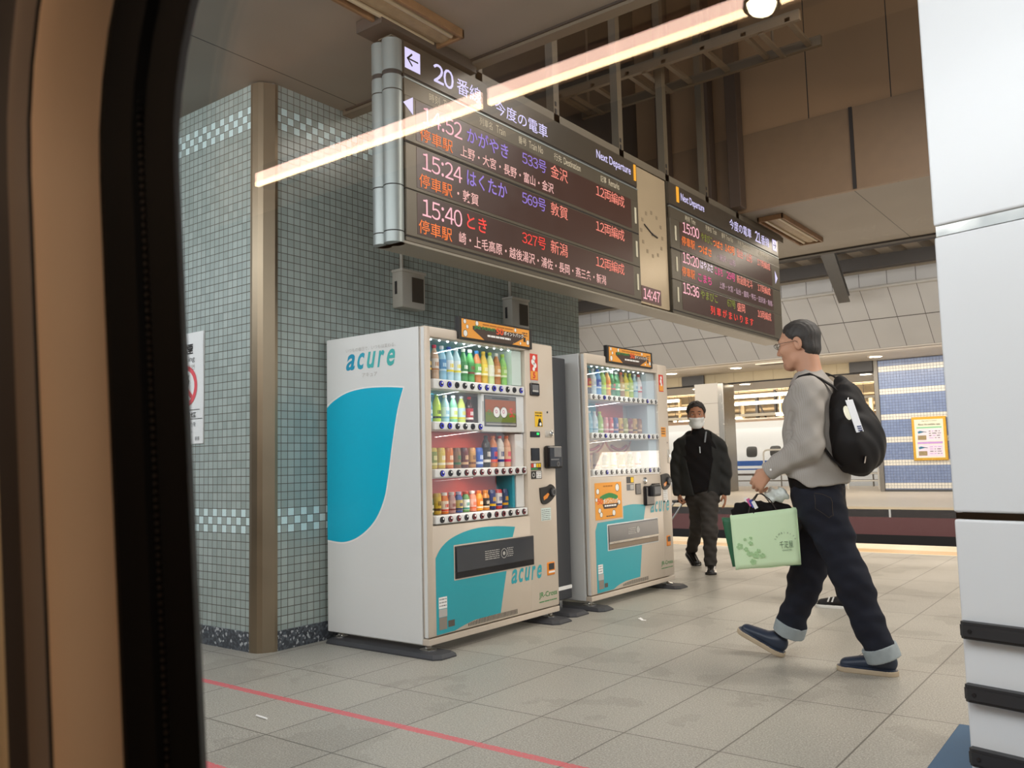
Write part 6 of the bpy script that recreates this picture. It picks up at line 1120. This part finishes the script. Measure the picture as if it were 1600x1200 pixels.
for x0, x1, l in ((-12.12, -11.36, 'dark square sign on the beige frieze above the masked man'), (-6.93, -6.3, 'dark square sign on the beige frieze next to the blue wall')):
    tag(MB().box((x0, 24.9, 3.33), (x1, 24.965, 3.66), M_SIGNB, .01).build('sign_box'), l, 'sign')
M_TUBE = EM('hall_tube', '#fff3d6', 9)
for i, (xa, xb, y, z, l) in enumerate(((-15.1, -12.5, 36, 3.66, 'longest, topmost white light strip above the white train'), (-15.6, -12.9, 36.4, 3.37, 'light strip just below the topmost one above the white train'), (-15.6, -14.7, 36, 2.72, 'short light strip low above the roof of the white train, nearest the grey column'), (-13.15, -12.6, 36, 2.8, 'short light strip tucked against the man in grey, above the train'), (-18.4, -17.7, 36, 3.68, 'bright light strip at the top left, above the masked man'), (-18.3, -17.0, 36, 3.3, 'light strip left of the masked man, second from the top'), (-18.0, -17.1, 36, 2.72, 'light strip left of the masked man, lowest one'), (-9.6, -9.0, 36, 2.81, 'light strip between the backpack and the blue wall'))):
    k_ = (35+i*.7)/y; xa *= k_; xb *= k_; z = H+(z-H)*k_; y *= k_
    r = thing('light_strip', ((xa+xb)/2, y, z), l, 'lamp', 'light strips in the far hall'); MB().box((xa, y-.05, z-.04), (xb, y+.05, z+.04), M_TUBE, .02).build('tube', r); MB().box((xa-.02, y-.08, z+.04), (xb+.02, y+.08, z+.1), M_SOFF).build('housing', r); [MB().cyl((xx, y, z+.1), (xx, y, 5.2), .012, M_DARK, 6).build('hanger_rod', r) for xx in (xa+.1, xb-.1)]
# column with a steel corner
fc = thing('column', (-11.0, 24.9, 0), 'pale grey square column across the tracks, behind the masked man', 'column')
def pcol():
    k = NT('column_panels'); pos, x, y, z = k.coord(); j = k.math('LESS_THAN', k.math('FRACT', k.math('DIVIDE', k.math('ADD', z, .15), .95)), .012); k.l(k.mix(j, lin('#b3aca2'), lin('#6d665c')), k.b.inputs['Base Color']); k.b.inputs['Roughness'].default_value = .3; return k.m
MB().box((-11.5, 24.5, 0), (-10.62, 25.3, 3.32), pcol()).build('shaft', fc); MB().box((-10.74, 24.47, 0), (-10.55, 25.32, 3.32), P('corner_steel', '#9c958a', .25, .7), .02).build('corner_guard', fc)
# white train
tr = thing('train', (-20, 32, -1.2), 'white bullet train with a blue stripe standing beyond the far platform', 'train')
def train_mat():
    k = NT('train_paint'); pos, x, y, z = k.coord(); c = lin('#efefec')
    a = k.math('MULTIPLY', k.math('GREATER_THAN', z, .70), k.math('LESS_THAN', z, .89)); b = k.math('MULTIPLY', k.math('GREATER_THAN', z, .55), k.math('LESS_THAN', z, .60))
    c = k.mix(k.math('MAXIMUM', a, b), c, lin('#2b57a0')); c = k.mix(k.math('GREATER_THAN', z, 2.36), c, lin('#c8a890')); k.l(c, k.b.inputs['Base Color']); k.b.inputs['Roughness'].default_value = .18; return k.m
prof = [(31.6, -1.2), (30.72, -1.1), (30.62, -.2), (30.62, .9), (30.70, 1.6), (30.86, 2.1), (31.12, 2.36), (31.6, 2.5), (32.4, 2.55), (33.2, 2.5), (33.7, 2.2), (33.9, 1.2), (33.9, -.3), (33.6, -1.2)]
g = MB(); g.prism([(-46, a, b) for a, b in prof], (50, 0, 0), train_mat()); g.build('body', tr, True, angle=.35)
for i in range(16):
    x = -19.4+i*.9; zc = 1.22; o = []
    for k in range(20):
        a = 2*math.pi*k/20; ca_, sa = math.cos(a), math.sin(a); xx = .21*math.copysign(abs(ca_)**.5, ca_); zz = .20*math.copysign(abs(sa)**.5, sa); z = zc+zz; o.append(V(x+xx, 30.62-.006+max(0, (z-.9)/.7*.08), z))
    MB().prism(o, (0, .03, 0), P('train_window', '#3a3833', .12)).build('window', tr)
# railings on the far platform
M_RAIL = P('rail_steel', '#7e776c', .35, .6); M_RAILW = P('rail_white', '#d8d2c6', .35)
rl = thing('railing', (-12.5, 28.9, 0), 'low dark railing along the far platform in front of the white train', 'railing')
g = MB(); g.tube([(-20, 28.9, .42), (-6.5, 28.9, .42)], .035, P('rail_dark', '#4d433c', .5), 8); g.tube([(-20, 28.9, .2), (-6.5, 28.9, .2)], .02, M_RAIL, 8); g.build('rail', rl)
for i in range(14): MB().cyl((-19.5+i, 28.9, 0), (-19.5+i, 28.9, .42), .025, M_RAIL, 8).build('post', rl)
def hoop(xa, xb, y, zt, label, cross=2):
    r = thing('barrier', ((xa+xb)/2, y, 0), label, 'barrier'); g = MB(); rr = .12; pts = [(xa, y, 0), (xa, y, zt-rr)]+[(xa+rr-rr*math.cos(a), y, zt-rr+rr*math.sin(a)) for a in (.5, 1.05, 1.57)]+[(xb-rr+rr*math.sin(a), y, zt-rr+rr*math.cos(a)) for a in (0, .5, 1.05, 1.57)]+[(xb, y, 0)]
    g.tube(pts, .03, M_RAILW, 8); g.build('hoop', r, True)
    for i in range(cross): MB().cyl((xa, y, zt*(.35+.3*i)), (xb, y, zt*(.35+.3*i)), .022, M_RAILW, 8).build('crossbar', r)
hoop(-10.55, -9.4, 27.5, 1.25, 'white tubular barrier by the wrist of the man in grey', 1); hoop(-7.6, -6.72, 26.5, .72, 'white tubular barrier between the backpack and the blue wall', 2)
# framed information poster on the blue wall
pf = thing('notice_board', (-4.97, 24.95, 1.42), 'gold framed information poster on the blue tiled wall', 'poster')
def pq(mb, x0, z0, x1, z1, d, mt): mb.poly([(x0, 24.96-d, z0), (x1, 24.96-d, z0), (x1, 24.96-d, z1), (x0, 24.96-d, z1)], mt)
MB().box((-5.40, 24.93, .83), (-4.55, 25.0, 2.0), P('gold_frame', '#d9a531', .35, .3), .015).build('frame', pf)
g = MB(); pq(g, -5.33, .90, -4.62, 1.93, .032, P('poster_cream', '#f6efcf', .5)); pq(g, -5.28, .93, -4.66, 1.25, .034, P('poster_lilac', '#f0dcea', .5)); pq(g, -5.28, 1.35, -4.66, 1.68, .034, P('poster_pink', '#f3e0e6', .5)); pq(g, -5.28, 1.27, -4.66, 1.33, .034, P('poster_violet', '#c99ad8', .5)); pq(g, -5.28, 1.69, -4.66, 1.73, .034, P('poster_green', '#8fcfa0', .5))
g.text('WELCOME TO TOKYO', V(-5.15, 24.925, 1.87), R, U, M_INK, .38, .03); g.text('About the available seats', V(-5.24, 24.925, 1.77), R, U, M_INK, .55, .055, bold=.01)
for z0 in (.96, 1.38): pq(g, -5.26, z0, -5.05, z0+.12, .036, P('poster_photo', '#a08a60', .5, var=.4, nscale=20)); g.poly([(-5.24, 24.922, z0+.17), (-5.06, 24.922, z0+.22), (-5.02, 24.922, z0+.2), (-5.2, 24.922, z0+.25), (-5.26, 24.922, z0+.22)], P('poster_train', '#3a7f9a', .5))
r_ = random.Random(5)
for z0 in (1.2, 1.14, 1.08, 1.02, 1.62, 1.56, 1.5, 1.44):
    x = -4.98
    while x < -4.7: w = .03+.08*r_.random(); pq(g, x, z0-.018, min(-4.69, x+w), z0, .036, r_.choice([M_INK, M_MID, P('poster_violet', '#c99ad8', .5)])); x += w+.03
g.build('print', pf)
